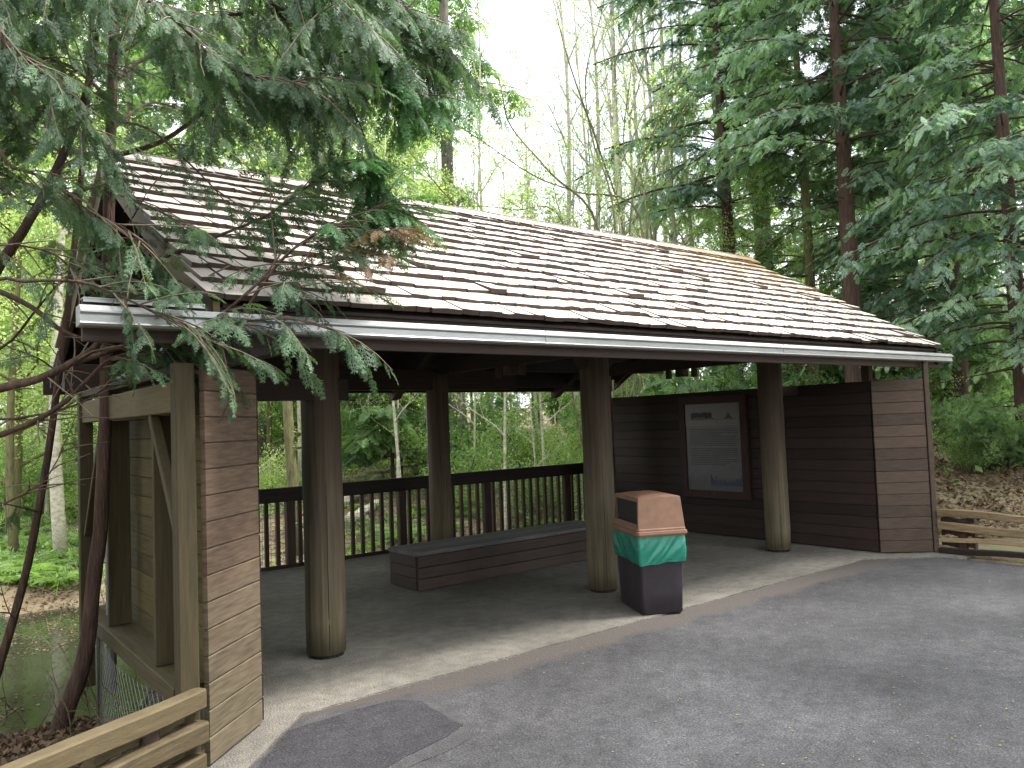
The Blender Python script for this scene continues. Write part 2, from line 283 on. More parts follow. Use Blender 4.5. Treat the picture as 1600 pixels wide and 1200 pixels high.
class MB:
    def __init__(s): s.v = []; s.f = []; s.t = []
    def add(s, vs, fs, t=None):
        n = len(s.v); t = random.random() if t is None else t
        s.v += [tuple(v) for v in vs]; s.f += [tuple(i+n for i in f) for f in fs]; s.t += [t]*len(vs); return s
    def box(s, c, sz, ax=None, jit=0, t=None, bev=.0):
        c = np.array(c, float); h = np.array(sz, float)/2; ax = np.eye(3) if ax is None else np.array(ax)
        if bev > 0:                                     # chamfered long edges (along the longest axis)
            k = int(np.argmax(h)); i, j = [q for q in range(3) if q != k]
            ring = [(h[i]-bev, h[j]), (h[i], h[j]-bev), (h[i], -h[j]+bev), (h[i]-bev, -h[j]), (-h[i]+bev, -h[j]), (-h[i], -h[j]+bev), (-h[i], h[j]-bev), (-h[i]+bev, h[j])]
            vs = []
            for e in (-1, 1):
                for a, b in ring:
                    p = np.zeros(3); p[i] = a; p[j] = b; p[k] = e*h[k]
                    vs.append(c+(p+np.array([random.uniform(-jit, jit) for _ in range(3)])) @ ax)
            fs = [tuple(range(8)), tuple(range(15, 7, -1))]+[(q, q+8, (q+1) % 8+8, (q+1) % 8) for q in range(8)]
            return s.add(vs, fs, t)
        vs = []
        for x in (-1, 1):
            for y in (-1, 1):
                for z in (-1, 1):
                    p = np.array([x, y, z])*h+np.array([random.uniform(-jit, jit) for _ in range(3)])
                    vs.append(c+p @ ax)
        return s.add(vs, [(0, 1, 3, 2), (4, 6, 7, 5), (0, 4, 5, 1), (2, 3, 7, 6), (0, 2, 6, 4), (1, 5, 7, 3)], t)
    def beam(s, a, b, w, h, up=(0, 0, 1), jit=0, bev=0.0, t=None):
        a = np.array(a, float); b = np.array(b, float); d = b-a; L = np.linalg.norm(d); d /= L
        side = np.cross(np.array(up, float), d); side /= np.linalg.norm(side); u = np.cross(d, side)
        return s.box((a+b)/2, (L, w, h), np.array([d, side, u]), jit, t, bev)
    def tube(s, pts, rad, n=8, cap=True, t=None, rough=0):
        pts = np.array(pts, float); m = len(pts); rad = np.broadcast_to(np.array(rad, float), (m,))
        vs = []; prev = None
        for i in range(m):
            d = pts[min(i+1, m-1)]-pts[max(i-1, 0)]; d = d/(np.linalg.norm(d)+1e-9)
            if prev is None:
                ref = np.array([0, 0, 1.0]) if abs(d[2]) < .9 else np.array([1.0, 0, 0]); u = np.cross(ref, d)
            else: u = prev-d*np.dot(prev, d)
            u /= np.linalg.norm(u)+1e-9; w = np.cross(d, u); prev = u
            for k in range(n):
                a = 2*math.pi*k/n; r = rad[i]*(1+random.uniform(-rough, rough)); vs.append(pts[i]+u*math.cos(a)*r+w*math.sin(a)*r)
        fs = [(i*n+k, i*n+(k+1) % n, (i+1)*n+(k+1) % n, (i+1)*n+k) for i in range(m-1) for k in range(n)]
        if cap: fs += [tuple(range(n-1, -1, -1)), tuple(range((m-1)*n, m*n))]
        return s.add(vs, fs, t)
    def build(s, name, mat, parent=None, smooth_=False, origin=None):
        me = bpy.data.meshes.new(name)
        V = np.array(s.v, float)
        if origin is not None: V = V-np.array(origin)
        me.from_pydata(V.tolist(), [], s.f); me.update()
        a = me.attributes.new('tint', 'FLOAT', 'POINT'); a.data.foreach_set('value', np.array(s.t, np.float32))
        if smooth_:
            me.polygons.foreach_set('use_smooth', np.ones(len(me.polygons), bool))
        me.materials.append(mat); o = bpy.data.objects.new(name, me)
        if origin is not None and parent is None: o.location = origin
        return link(o, parent)
def copy_tree(o, loc=None, rz=None, sc=None, label=None, group=None):
    c = o.copy(); COL.objects.link(c)
    if loc is not None: c.location = loc
    if rz is not None: c.rotation_euler = (0, 0, rz)
    if sc is not None: c.scale = (sc, sc, sc) if not hasattr(sc, '__len__') else sc
    if label: c['label'] = label
    if group: c['group'] = group
    for ch in list(o.children):
        d = ch.copy(); COL.objects.link(d); d.parent = c
        for g in list(ch.children):
            e = g.copy(); COL.objects.link(e); e.parent = d
    return c
def sheet(name, poly, z, mat, skirt=.3, sub=0, jitter=0):
    pts = []
    for i, p in enumerate(poly):
        q = poly[(i+1) % len(poly)]; L = math.dist(p, q); n = max(1, int(L/.12)) if jitter else 1
        for k in range(n):
            t = k/n; j = jitter if 0 < k else 0
            pts.append((p[0]+(q[0]-p[0])*t+random.uniform(-j, j), p[1]+(q[1]-p[1])*t+random.uniform(-j, j)))
    mb = MB(); n = len(pts)
    vs = [(x, y, z) for x, y in pts]+[(x, y, z-skirt) for x, y in pts]
    mb.add(vs, [tuple(range(n))]+[(i, i+n, (i+1) % n+n, (i+1) % n) for i in range(n)])
    return mb.build(name, mat)

# ------------------------------------------------------------------ setting: terrain, asphalt, floor, pond
def terrain():
    def axis(lo, hi, a, b, fine, coarse):
        v = [lo]
        while v[-1] < hi:
            x = v[-1]; d = max(a-x, x-b, 0); v.append(x+min(coarse, fine+d*.09))
        return np.array(v)
    X = axis(-110, 170, -6, 20, .3, 8); Y = axis(-90, 170, -2, 26, .3, 8)
    gx, gy = np.meshgrid(X, Y, indexing='ij'); Z = height(gx, gy)
    V = np.stack([gx, gy, Z], -1).reshape(-1, 3); nx, ny = len(X), len(Y)
    i, j = np.meshgrid(np.arange(nx-1), np.arange(ny-1), indexing='ij'); a = (i*ny+j).ravel()
    o = np_obj('ground', V, np.stack([a, a+ny, a+ny+1, a+1], 1), M['floor_leaf'], smooth_=True)
    tag(o, kind='structure')
terrain()
c1 = np.array([1.713, 4.733]); c0 = np.array([1.25, 4.30])
road = [(1.97, 4.74), (8.94, 4.83), (9.62, 4.22), (9.66, 3.9), (9.6, -14), (-14, -14), (-14, -5.2), (.30, 3.35), (.92, 3.52)]
tag(sheet('road', road, -.012, M['asphalt'], .2, jitter=.008), kind='structure')
slab = [(1.97, 4.735), (8.94, 4.81), (9.89, 3.985), (10.15, 4.25), (9.98, 4.6), (9.98, 9.95), (2.3, 9.95), (1.66, 7.3), (1.64, 4.74), (1.20, 4.36), (.80, 3.98), (1.05, 3.78)]
tag(sheet('pavement', slab, 0.0, M['concrete'], .5, jitter=.006), kind='structure')
pp = [G(470, 1119), G(655, 1077), G(700, 1100), G(742, 1131), G(730, 1150), G(690, 1172), G(600, 1210), G(400, 1260), G(330, 1250)]
pp = [(p[0], p[1]-.02) for p in pp]
def inset(poly, d):
    c = np.mean(np.array(poly), 0); out = []
    for p in poly:
        v = np.array(p)-c; L = np.linalg.norm(v); out.append(tuple(c+v*(L-d)/L))
    return out
tag(sheet('road_seam', pp, -.008, M['patch_rim'], .003, jitter=.012), kind='structure')
pq = [G(*p) for p in ((452, 1140), (540, 1112), (620, 1092), (660, 1095), (724, 1131), (700, 1148), (660, 1168), (600, 1200), (500, 1250), (380, 1255), (398, 1205))]; pq = [(p[0], p[1]) for p in pq]
tag(sheet('road_patch', pq, -.004, M['patch'], .003, jitter=.014), kind='structure')
# pond
pond = MB(); ring = [(2.2+9.5*math.cos(a)*1.0, 12.5+7.5*math.sin(a)) for a in np.linspace(0, 2*math.pi, 40, endpoint=False)]
ring = [(x-3.5, y) for x, y in ring]
pond.add([(x, y, -1.3) for x, y in ring], [tuple(range(40))])
tag(pond.build('pond_water', M['water']), kind='structure')

# ------------------------------------------------------------------ the shelter
SH = empty('park_shelter', (5.7, 7.3, 0))
tag(SH, 'brown timber park shelter with cedar shake roof, log posts and open front', 'shelter')
def part(mb, name, mat, parent=SH, smooth_=False):
    org = np.array([5.7, 7.3, 0.0])
    V = np.array(mb.v)-org; mb.v = [tuple(v) for v in V]
    return mb.build(name, mat, parent, smooth_)
# NB object coordinates inside the shelter are relative to its centre (5.7, 7.3)
RX0, RX1 = 1.38, 10.33; RY0, RZ0, RYC, SL = 4.40, 2.50, 7.25, .58
def roofz(y): return RZ0+SL*((y-RY0) if y <= RYC else (2*RYC-RY0-y))
cs = 1/math.hypot(1, SL); sn = SL*cs
# shakes
def shakes(side):
    mb = MB(); n = 14; length = (RYC-RY0)/cs; expo = length/n
    for row in range(n+1):
        x = RX0-random.uniform(0, .05); s0 = row*expo
        rowoff = random.uniform(-.004, .004)
        while x < RX1+.02:
            w = random.choice([.10, .13, .16, .19, .22])*random.uniform(.85, 1.15)
            x1 = min(x+w, RX1+random.uniform(0, .05))
            if x1-x < .05: x = x1+.01; continue
            th = random.uniform(.029, .042); tl = .008; L = min(expo*1.9, max(.05, length-s0+.02))
            st = s0+rowoff+random.uniform(-.007, .007)
            if random.random() < .025: st -= .028
            lift = random.uniform(0, .006)+(.018 if random.random() < .03 else 0)
            vs = []
            skew = random.uniform(-.006, .006)
            nb = 3                                                # ragged butt: three points across
            for (q, thick, base) in ((0, th, .028+lift), (1, tl, .004)):
                ss = st if q == 0 else st+L
                for k in range(nb):
                    xx = x+.001+(x1-x-.002)*k/(nb-1)
                    sj = ss+(random.uniform(-.009, .009) if q == 0 else 0)
                    for e in (0, 1):
                        nn = base+e*thick*(1+random.uniform(-.12, .12)) - .03
                        y = RY0+sj*cs-nn*sn; z = RZ0+sj*sn+nn*cs
                        vs.append((xx+skew*q, y, z))
            # index: q*6+k*2+e
            I = lambda q, k, e: q*6+k*2+e
            fs = []
            for k in range(nb-1):
                fs += [(I(0, k, 1), I(0, k+1, 1), I(1, k+1, 1), I(1, k, 1)), (I(0, k, 0), I(1, k, 0), I(1, k+1, 0), I(0, k+1, 0)),
                       (I(1, k, 0), I(1, k, 1), I(1, k+1, 1), I(1, k+1, 0))]
            if side < 0:
                vs = [(a, 2*RYC-b, c) for a, b, c in vs]; fs = [f[::-1] for f in fs]
            t = min(1, max(0, random.gauss(.68, .16)))
            mb.add(vs, fs, t); mb.add([vs[I(0, k, e)] for k in range(nb) for e in (0, 1)], [(2*k, 2*k+2, 2*k+3, 2*k+1) if side > 0 else (2*k, 2*k+1, 2*k+3, 2*k+2) for k in range(nb-1)], -.42); mb.add([vs[q_] for q_ in (I(0, 0, 0), I(0, 0, 1), I(1, 0, 1), I(1, 0, 0), I(0, nb-1, 0), I(1, nb-1, 0), I(1, nb-1, 1), I(0, nb-1, 1))], [(0, 1, 2, 3), (4, 5, 6, 7)], -.3); x = x1+random.uniform(.000, .005)  # dark butt and side tints paint in the shadow lines of the courses
    return mb
mb = shakes(1); b2 = shakes(-1); mb.add(b2.v, b2.f); mb.t[-len(b2.v):] = b2.t
# ridge cap shakes
x = RX0
while x < RX1:
    for sd in (1, -1):
        a = np.array([x, RYC-sd*.15, roofz(RYC-.15)+.03]); b = np.array([x, RYC+sd*.01, roofz(RYC)+.045])
        vs = []
        for (p, q) in ((a, b),):
            for xx, dz in ((x, .0), (x+.42, -.012)):
                vs += [(xx, p[1], p[2]+dz), (xx, q[1], q[2]+dz), (xx, q[1], q[2]+dz+.02), (xx, p[1], p[2]+dz+.02)]
        mb.add(vs, [(0, 1, 2, 3), (7, 6, 5, 4), (0, 4, 5, 1), (3, 2, 6, 7), (1, 5, 6, 2), (0, 3, 7, 4)], random.uniform(0, .5))
    x += .22
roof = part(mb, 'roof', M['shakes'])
# moss + fallen twigs lie on it
mb = MB()
for side in (0, 1):
    for k in range(24):
        y0 = RY0+.03+k*(RYC-RY0-.04)/24; y1 = y0+(RYC-RY0-.04)/24-.006
        za, zb = roofz(y0)-.045, roofz(y1)-.045
        if side: y0, y1 = 2*RYC-y0, 2*RYC-y1
        vs = [(RX0+.06, y0, za), (RX1-.06, y0, za), (RX1-.06, y1, zb), (RX0+.06, y1, zb)]
        vs += [(a, b, c-.02) for a, b, c in vs]
        mb.add(vs, [(0, 1, 2, 3), (7, 6, 5, 4), (0, 4, 5, 1), (1, 5, 6, 2), (2, 6, 7, 3), (3, 7, 4, 0)])
part(mb, 'roof_sheathing', M['stain_x'])
# rafters (each its own part)
for X in (1.50, 2.63, 4.15, 5.70, 7.25, 8.80, 9.50, 10.20):
    mb = MB(); big = X in (2.63, 5.70, 8.80, 9.50); dp = .20 if big else .14; w = .12 if big else .05
    for sd in (0, 1):
        tail = .0 if X not in (5.70, 8.80, 9.50, 2.63) else .10
        ys = [RY0+.14-tail*sd*1.2, RYC]; z0 = roofz(ys[0])-.07; z1 = roofz(RYC)-.07
        if X == 9.50 and sd == 0: ys[0] = 4.62; z0 = roofz(4.62)-.07
        dv = (dp if not (sd and X in (5.70, 8.80)) else .30)/cs
        prof = [(ys[0], z0), (ys[1], z1), (ys[1], z1-dv), (ys[0]+.10, z0+.06-dv), (ys[0]+.02, z0-dv+.035)]
        if sd: prof = [(2*RYC-a, b) for a, b in prof]
        n = len(prof); vs = [(X-w/2, a, b) for a, b in prof]+[(X+w/2, a, b) for a, b in prof]
        mb.add(vs, [tuple(range(n)), tuple(range(2*n-1, n-1, -1))]+[(i, i+n, (i+1) % n+n, (i+1) % n) for i in range(n)])
    part(mb, 'rafter', M['stain_x'])
# rake boards
for X in (RX0+.02, RX1-.03):
    mb = MB()
    for sd in (0, 1):
        y0, y1 = RY0+.02, RYC
        prof = [(y0, roofz(y0)-.03), (y1, roofz(y1)-.03), (y1, roofz(y1)-.24), (y0, roofz(y0)-.24)]
        if sd: prof = [(2*RYC-a, b) for a, b in prof]
        vs = [(X-.018, a, b) for a, b in prof]+[(X+.018, a, b) for a, b in prof]
        mb.add(vs, [(0, 1, 2, 3), (7, 6, 5, 4)]+[(i, i+4, (i+1) % 4+4, (i+1) % 4) for i in range(4)])
    part(mb, 'rake_board', M['olive_y'] if X < 5 else M['stain_x'])
# fascia + gutter
mb = MB(); mb.box(((.74+10.50)/2, 4.475, 2.35), (10.50-.74, .04, .215), bev=.004); part(mb, 'fascia', M['fascia'])
mb = MB(); mb.box((5.72, 2*RYC-4.475, 2.345), (8.9, .04, .205), bev=.004); part(mb, 'fascia', M['stain_x'])
mb = MB()
gp = [(4.452, 2.40), (4.452, 2.310), (4.352, 2.310), (4.338, 2.322), (4.344, 2.332), (4.344, 2.366), (4.322, 2.376), (4.322, 2.384), (4.352, 2.414), (4.358, 2.414), (4.358, 2.405), (4.334, 2.380), (4.354, 2.370), (4.354, 2.330), (4.362, 2.322), (4.446, 2.322), (4.446, 2.40)]
n = len(gp); g0, g1 = .71, 10.53
mb.add([(g0, a, b) for a, b in gp]+[(g1, a, b) for a, b in gp], [(i, (i+1) % n, (i+1) % n+n, i+n) for i in range(n)])
for gx in (g0, g1):
    mb.add([(gx, a, b) for a, b in gp[:10]]+[(gx, 4.452, 2.412)], [tuple(range(11))])
for gx in np.arange(1.5, 10.4, .9): mb.box((gx, 4.39, 2.404), (.02, .11, .004))
for gx in (3.75, 6.8): mb.box((gx, 4.343, 2.365), (.012, .008, .10))
part(mb, 'gutter', M['metal'])
mb = MB(); mb.box((1.04, 4.468, 2.462), (.60, .085, .006)); mb.box((1.04, 4.432, 2.452), (.60, .004, .022)); part(mb, 'flashing', M['metal'])
mb = MB(); mb.tube([(1.24, 4.50, 2.31), (1.24, 5.0, 2.2), (1.24, 6.55, 2.12), (1.26, 6.72, 1.95), (1.27, 6.74, 1.1), (1.30, 6.77, .98), (1.30, 6.76, .9), (1.30, 6.76, -.2)], .036, 10)
for zz in (.62, .28): mb.tube([(1.30, 6.76, zz), (1.30, 6.76, zz+.04)], .043, 10)
part(mb, 'downspout', M['pipe'], smooth_=False)
# log posts
def logpost(x, y, r, top):
    mb = MB(); zs = np.linspace(.045, top, 12); p = [(x+random.uniform(-.003, .003), y+random.uniform(-.003, .003), z) for z in zs]
    p[0] = (x, y, .03); mb.tube(p, [r*.97]+[r*(1.0-.02*i/11) for i in range(1, 12)], 28)
    o = part(mb, 'post', M['post'], smooth_=True)
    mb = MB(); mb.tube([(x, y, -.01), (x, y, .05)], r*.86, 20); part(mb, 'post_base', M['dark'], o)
    mb = MB()                                                # drying check: a dark open crack facing out
    a = math.atan2(-y, -x)+random.uniform(.1, .35); k = 9; vs = []
    for i in range(k):
        z = .06+i*.16; wv = .0035*(1-abs(i/(k-1)-.3)); aa = a+random.uniform(-.012, .012)
        for sg in (-1, 1):
            ang = aa+sg*wv/r; vs.append((x+math.cos(ang)*(r+.001), y+math.sin(ang)*(r+.001), z))
    mb.add(vs, [(2*i, 2*i+1, 2*i+3, 2*i+2) for i in range(k-1)]); part(mb, 'drying_crack', M['dark'], o)
for x, y in ((2.63, 5.80), (5.69, 5.85), (8.80, 5.85)): logpost(x, y, .155, 2.62)
for x in (2.63, 5.70, 8.80): logpost(x, 8.88, .15, 2.45)
def bpart(name, a, b, w, h, mat='stain_x', bev=.006, up=(0, 0, 1)):
    mb = MB(); mb.beam(a, b, w, h, up, bev=bev); return part(mb, name, M[mat])
bpart('beam', (1.30, 5.83, 2.72), (10.2, 5.83, 2.72), .14, .19)
bpart('beam', (1.30, 8.88, 2.355), (7.0, 8.88, 2.355), .16, .27)
bpart('beam', (7.0, 8.88, 2.575), (10.2, 8.88, 2.575), .14, .18)
bpart('beam', (1.30, 9.70, 2.40), (8.75, 9.70, 2.40), .10, .20)
for X in (2.63, 5.70, 8.80): bpart('tie_beam', (X, 5.95, 2.515), (X, 8.74, 2.515), .12, .19)
for X in (5.70, 8.80):
    mb = MB(); mb.box((X, 7.27, 2.62+.64), (.13, .13, 1.28), bev=.01); mb.box((X, 7.27, 2.365), (.13, .13, .106), bev=.01)
    for dy in (-.22, .24): mb.box((X, 7.27+dy, 2.355), (.06, .07, .12), bev=.004)
    part(mb, 'king_post', M['stain_v'])
    for sy in (-1, 1): bpart('strut', (X, 7.27+sy*.08, 2.72), (X, 7.27+sy*.95, roofz(RYC-.95)-.28), .10, .10)
for (X, Y) in ((2.63, 5.80), (5.69, 5.85), (8.80, 5.85)):
    for sx in (-1, 1):
        if (X < 3 and sx < 0) or (X > 8 and sx > 0): continue
        if X == 8.80: continue
        bpart('knee_brace', (X+sx*.14, Y, 2.30), (X+sx*.45, Y, 2.63), .09, .10, up=(0, 1, 0))
bpart('header', (1.72, 5.72, 2.06), (2.82, 5.72, 2.06), .06, .17); bpart('header', (8.90, 5.84, 2.03), (9.38, 5.84, 2.03), .06, .12)
bpart('roof_batten', (1.5, 5.2, roofz(5.2)-.11), (10.2, 5.2, roofz(5.2)-.11), .09, .05); bpart('roof_batten', (1.5, 6.5, roofz(6.5)-.11), (10.2, 6.5, roofz(6.5)-.11), .09, .05)
bpart('roof_batten', (1.5, 8.0, roofz(8.0)-.11), (10.2, 8.0, roofz(8.0)-.11), .09, .05)
# plank walls
def planks(a, b, z0, z1, th=.03, n=15, gap=.006, both=False):
    """horizontal boards from a to b (ground points), chamfered so the joints read"""
    a = np.array([*a, 0.0]); b = np.array([*b, 0.0]); mb = MB(); h = (z1-z0)/n
    for i in range(n):
        z = z0+h*(i+.5); o = random.uniform(-.0012, .0012); d = b-a; d /= np.linalg.norm(d); nr = np.array([-d[1], d[0], 0])*o
        mb.beam(a+nr+[0, 0, z], b+nr+[0, 0, z], th, h-gap, bev=.004)
    d = (b-a)/np.linalg.norm(b-a); mb.beam(a+d*.01+[0, 0, (z0+z1)/2], b-d*.01+[0, 0, (z0+z1)/2], th*.35, z1-z0-.02, t=.0)
    return mb
dR = np.array([.48, -.43]); dR /= np.linalg.norm(dR)
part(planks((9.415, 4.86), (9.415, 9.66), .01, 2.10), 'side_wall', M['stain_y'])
wR = part(planks((9.385, 4.83), tuple(np.array([9.37, 4.83])+dR*.62), .01, 2.10), 'wing_wall', M['stain_wr']); wR['label'] = 'red brown angled wall beside the short rail fence'
dL = (c0-c1)/np.linalg.norm(c0-c1)
wL = part(planks(tuple(c1), tuple(c0+dL*-.05), .01, 2.12), 'wing_wall', M['stain_w']); wL['label'] = 'tan brown angled wall with mildewed lower boards'
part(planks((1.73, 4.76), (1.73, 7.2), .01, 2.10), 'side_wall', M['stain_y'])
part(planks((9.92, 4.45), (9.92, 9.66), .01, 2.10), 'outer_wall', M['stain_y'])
mb = MB(); e = np.array([9.37, 4.83])+dR*.66; mb.box((e[0], e[1], 1.16), (.055, .055, 2.33), np.array([[dR[0], dR[1], 0], [-dR[1], dR[0], 0], [0, 0, 1]]), bev=.004); part(mb, 'corner_trim', M['stain_wr'])
mb = MB(); mb.box((9.50, 4.93, 2.20), (.10, .10, .19), bev=.004); part(mb, 'short_post', M['stain_v'])
# left outer frame
fx = 1.20
o1 = part(planks((1.40, 4.55), (1.40, 7.18), .36, 2.0, n=12), 'outer_wall', M['olive_y'])
mb = MB(); mb.box((1.192, 4.35, .95), (.10, .10, 2.35), bev=.006); part(mb, 'corner_post', M['olive_v'])
mb = MB(); mb.box((fx, 7.15, .95), (.10, .09, 2.35), bev=.006); part(mb, 'corner_post', M['olive_v'])
bpart('top_rail', (fx, 4.39, 1.955), (fx, 7.10, 1.955), .06, .17, 'olive_y')
bpart('sill_beam', (1.295, 4.53, .33), (1.295, 7.18, .33), .25, .11, 'olive_y')
for Y in (5.03, 6.33):
    mb = MB(); mb.box((1.275, Y, 1.13), (.15, .045, 1.475), bev=.004); part(mb, 'stud', M['olive_v'])
bpart('wall_brace', (fx, 4.98, 1.86), (fx, 4.42, 1.16), .045, .06, 'olive_v', up=(1, 0, 0)); bpart('wall_brace', (fx, 6.40, 1.86), (fx, 7.06, .98), .045, .06, 'olive_v', up=(1, 0, 0))
bpart('wall_cap', (1.22, 4.42, 2.10), (1.22, 7.15, 2.10), .10, .05, 'stain_x')
# rear railing
RL = part(MB().box((6.0, 9.68, .94), (6.95, .07, .18), bev=.006), 'railing', M['stain_x'])
mb = MB(); mb.box((5.98, 9.68, .035), (6.9, .05, .05), bev=.004); part(mb, 'bottom_rail', M['stain_x'], RL)
thick = [3.92, 5.58, 7.11, 8.65]
for X in np.arange(2.60, 9.4, .148):
    t = min(abs(X-q) for q in thick) < .075
    if t and not any(abs(X-q) < .075 for q in thick): continue
    w = .105 if t else .048
    mb = MB(); mb.box((X+random.uniform(-.004, .004), 9.68+(0 if t else .03), .455), (w, w, .79), bev=.004); part(mb, 'railing_post' if t else 'baluster', M['stain_v'], RL)
mb = MB()
for z in np.arange(.10, .85, .055): mb.tube([(2.55, 9.735, z), (9.4, 9.735, z)], .0026, 3, cap=False)
for X in np.arange(2.55, 9.4, .055): mb.tube([(X, 9.738, .06), (X, 9.738, .85)], .0026, 3, cap=False)
part(mb, 'wire_mesh', M['wire'], RL)
bpart('side_rail', (1.7, 7.25, .94), (2.58, 9.66, .94), .06, .16)

# ------------------------------------------------------------------ bench
BN = empty('timber_bench', (5.75, 7.54, 0)); tag(BN, 'long solid timber bench with grey worn top inside the shelter', 'bench')
def bp_(mb, name, mat, par=BN):
    mb.v = [(a-5.75, b-7.54, c) for a, b, c in mb.v]; return mb.build(name, mat, par)
mb = MB()
for k in range(3): mb.box((5.75, 7.335+k*.205, .387), (2.86, .198, .045), bev=.005)
bp_(mb, 'seat', M['bench_t'])
mb = MB()
for k in range(3): mb.box((5.75, 7.25, .062+k*.121), (2.82, .04, .115), bev=.005)
for k in range(3): mb.box((5.75, 7.83, .062+k*.121), (2.82, .04, .115), bev=.005)
bp_(mb, 'side_panel', M['bench'])
for X in (4.345, 7.155):
    mb = MB()
    for k in range(3): mb.box((X, 7.54, .062+k*.121), (.035, .535, .115), bev=.005)
    bp_(mb, 'end_panel', M['bench'])

# ------------------------------------------------------------------ waste bin
bx = np.array([.35, -.17]); bx /= np.linalg.norm(bx); by = np.array([-bx[1], bx[0]])
fc = np.array([5.18, 4.84]); w0 = .395
bc = fc+bx*w0/2+by*w0/2*1.5
BI = empty('waste_bin', (bc[0], bc[1], 0)); BI.rotation_euler = (0, 0, math.atan2(bx[1], bx[0])); BI.scale = (1, 1.5, 1)
tag(BI, 'dark square waste bin with tan hooded lid and green bag beside a log post', 'waste bin')
def frust(levels, n=6, rc=.03, wrink=None):
    """stack of rounded squares: (half width, z)"""
    vs = []; m = 0
    for li, (h, z) in enumerate(levels):
        ringp = []
        for cx, cy, a0 in ((1, 1, 0), (-1, 1, 90), (-1, -1, 180), (1, -1, 270)):
            for k in range(4):
                a = R_(a0+30*k); ringp.append((cx*(h-rc)+rc*math.cos(a), cy*(h-rc)+rc*math.sin(a)))
            # points along the side towards the next corner
            nx_, ny_ = {0: (-1, 1), 90: (-1, -1), 180: (1, -1), 270: (1, 1)}[a0]
            a = R_(a0+90); p0 = np.array((cx*(h-rc)+rc*math.cos(a), cy*(h-rc)+rc*math.sin(a))); p1 = np.array((nx_*(h-rc)+rc*math.cos(a), ny_*(h-rc)+rc*math.sin(a)))
            for k in range(1, n): ringp.append(tuple(p0+(p1-p0)*k/n))
        m = len(ringp)
        for i, (x, y) in enumerate(ringp):
            dz = 0; o = 0
            if wrink: o, dz = wrink(i/m, li, z, x, y)
            r = math.hypot(x, y); vs.append((x*(1+o/r), y*(1+o/r), z+dz))
    L = len(levels)
    fs = [(l*m+i, l*m+(i+1) % m, (l+1)*m+(i+1) % m, (l+1)*m+i) for l in range(L-1) for i in range(m)]
    return vs, fs, m
v, f, m = frust([(.186, .0), (.193, .012), (.198, .2), (.205, .45), (.212, .68)], 3, .022)
mb = MB(); mb.add(v, f+[tuple(range(m-1, -1, -1)), tuple(range(len(v)-m, len(v)))]); mb.build('body', M['bin'], BI, True)
def wr(u, li, z, x, y):
    t = (z-.44)/.26
    ph = u*2*math.pi
    s = y if abs(x) > abs(y) else x
    a_ = s*.62+z*.78; b_ = -s*.78+z*.62; sd_ = 1.7 if abs(x) > abs(y) else 0
    o = .0045*(vnoise(b_, a_, np.array(1.0), 5)*0+2*vnoise(b_*46+sd_, a_*7, 1.0, 5))+.004*2*vnoise(b_*24, a_*4+sd_*3, 1.0, 8)
    edge = math.sin(math.pi*min(1, max(0, t)))
    return (float(o)*(.3+edge), (.010*math.sin(ph*3+1)+.004*math.sin(ph*11))*(1-t) if li < 3 else 0)
lv = [(.216+.007*math.sin(math.pi*k/22)+.004, .452+.255*k/22) for k in range(23)]
v, f, m = frust(lv, 30, .018, wr); mb = MB(); mb.add(v, f); bag = mb.build('bin_liner', M['bag'], BI, True)
LD = MB(); v, f, m = frust([(.224, .70), (.236, .70), (.240, .715), (.238, .738), (.229, .742), (.229, .757), (.226, .765), (.218, .765)], 2, .02)
LD.add(v, f); lid = LD.build('lid', M['lid'], BI)
# hood: four tapering walls, openings on the two opposite sides (local -x and +x)
hb, ht, z0, z1 = .222, .202, .762, 1.035
def hp(sx, sy, t, inset_=0.0):
    h = hb+(ht-hb)*t-inset_; return np.array([sx*h, sy*h, z0+(z1-z0)*t])
mb = MB()
def slabq(q, nrm, th=.008):
    q = [np.array(p) for p in q]; nn = np.array(nrm)*th; vs = q+[p-nn for p in q]
    mb.add(vs, [(0, 1, 2, 3), (7, 6, 5, 4)]+[(i, i+4, (i+1) % 4+4, (i+1) % 4) for i in range(4)], .5)
for sy in (-1, 1):
    slabq([hp(-1, sy, 0), hp(1, sy, 0), hp(1, sy, 1), hp(-1, sy, 1)], (0, sy, .1))
for sx in (-1, 1):
    def wp(s, t): h = hb+(ht-hb)*t; return np.array([sx*h, s*h, z0+(z1-z0)*t])
    slabq([wp(-1, 0), wp(1, 0), wp(1, .16), wp(-1, .16)], (sx, 0, .1)); slabq([wp(-1, .86), wp(1, .86), wp(1, 1), wp(-1, 1)], (sx, 0, .1))
    slabq([wp(-1, .16), wp(-.9, .16), wp(-.9, .86), wp(-1, .86)], (sx, 0, .1)); slabq([wp(.9, .16), wp(1, .16), wp(1, .86), wp(.9, .86)], (sx, 0, .1))
k = 7; vs = []; top = []
for i in range(k):
    for j in range(k):
        x = -1+2*i/(k-1); y = -1+2*j/(k-1); vs.append((x*ht, y*ht, z1+.022*(1-x*x*x*x)*(1-y*y*y*y)))
mb.add(vs, [(i*k+j, (i+1)*k+j, (i+1)*k+j+1, i*k+j+1) for i in range(k-1) for j in range(k-1)], .5)
hood = mb.build('hood', M['lid'], lid); bv = hood.modifiers.new('b', 'BEVEL'); bv.width = .004; bv.segments = 2
mb = MB(); mb.box((0, 0, .885), (.372, .352, .235)); mb.build('hood_shade_box', M['dark'], lid)  # dark box fills the hood, standing in for the shade inside

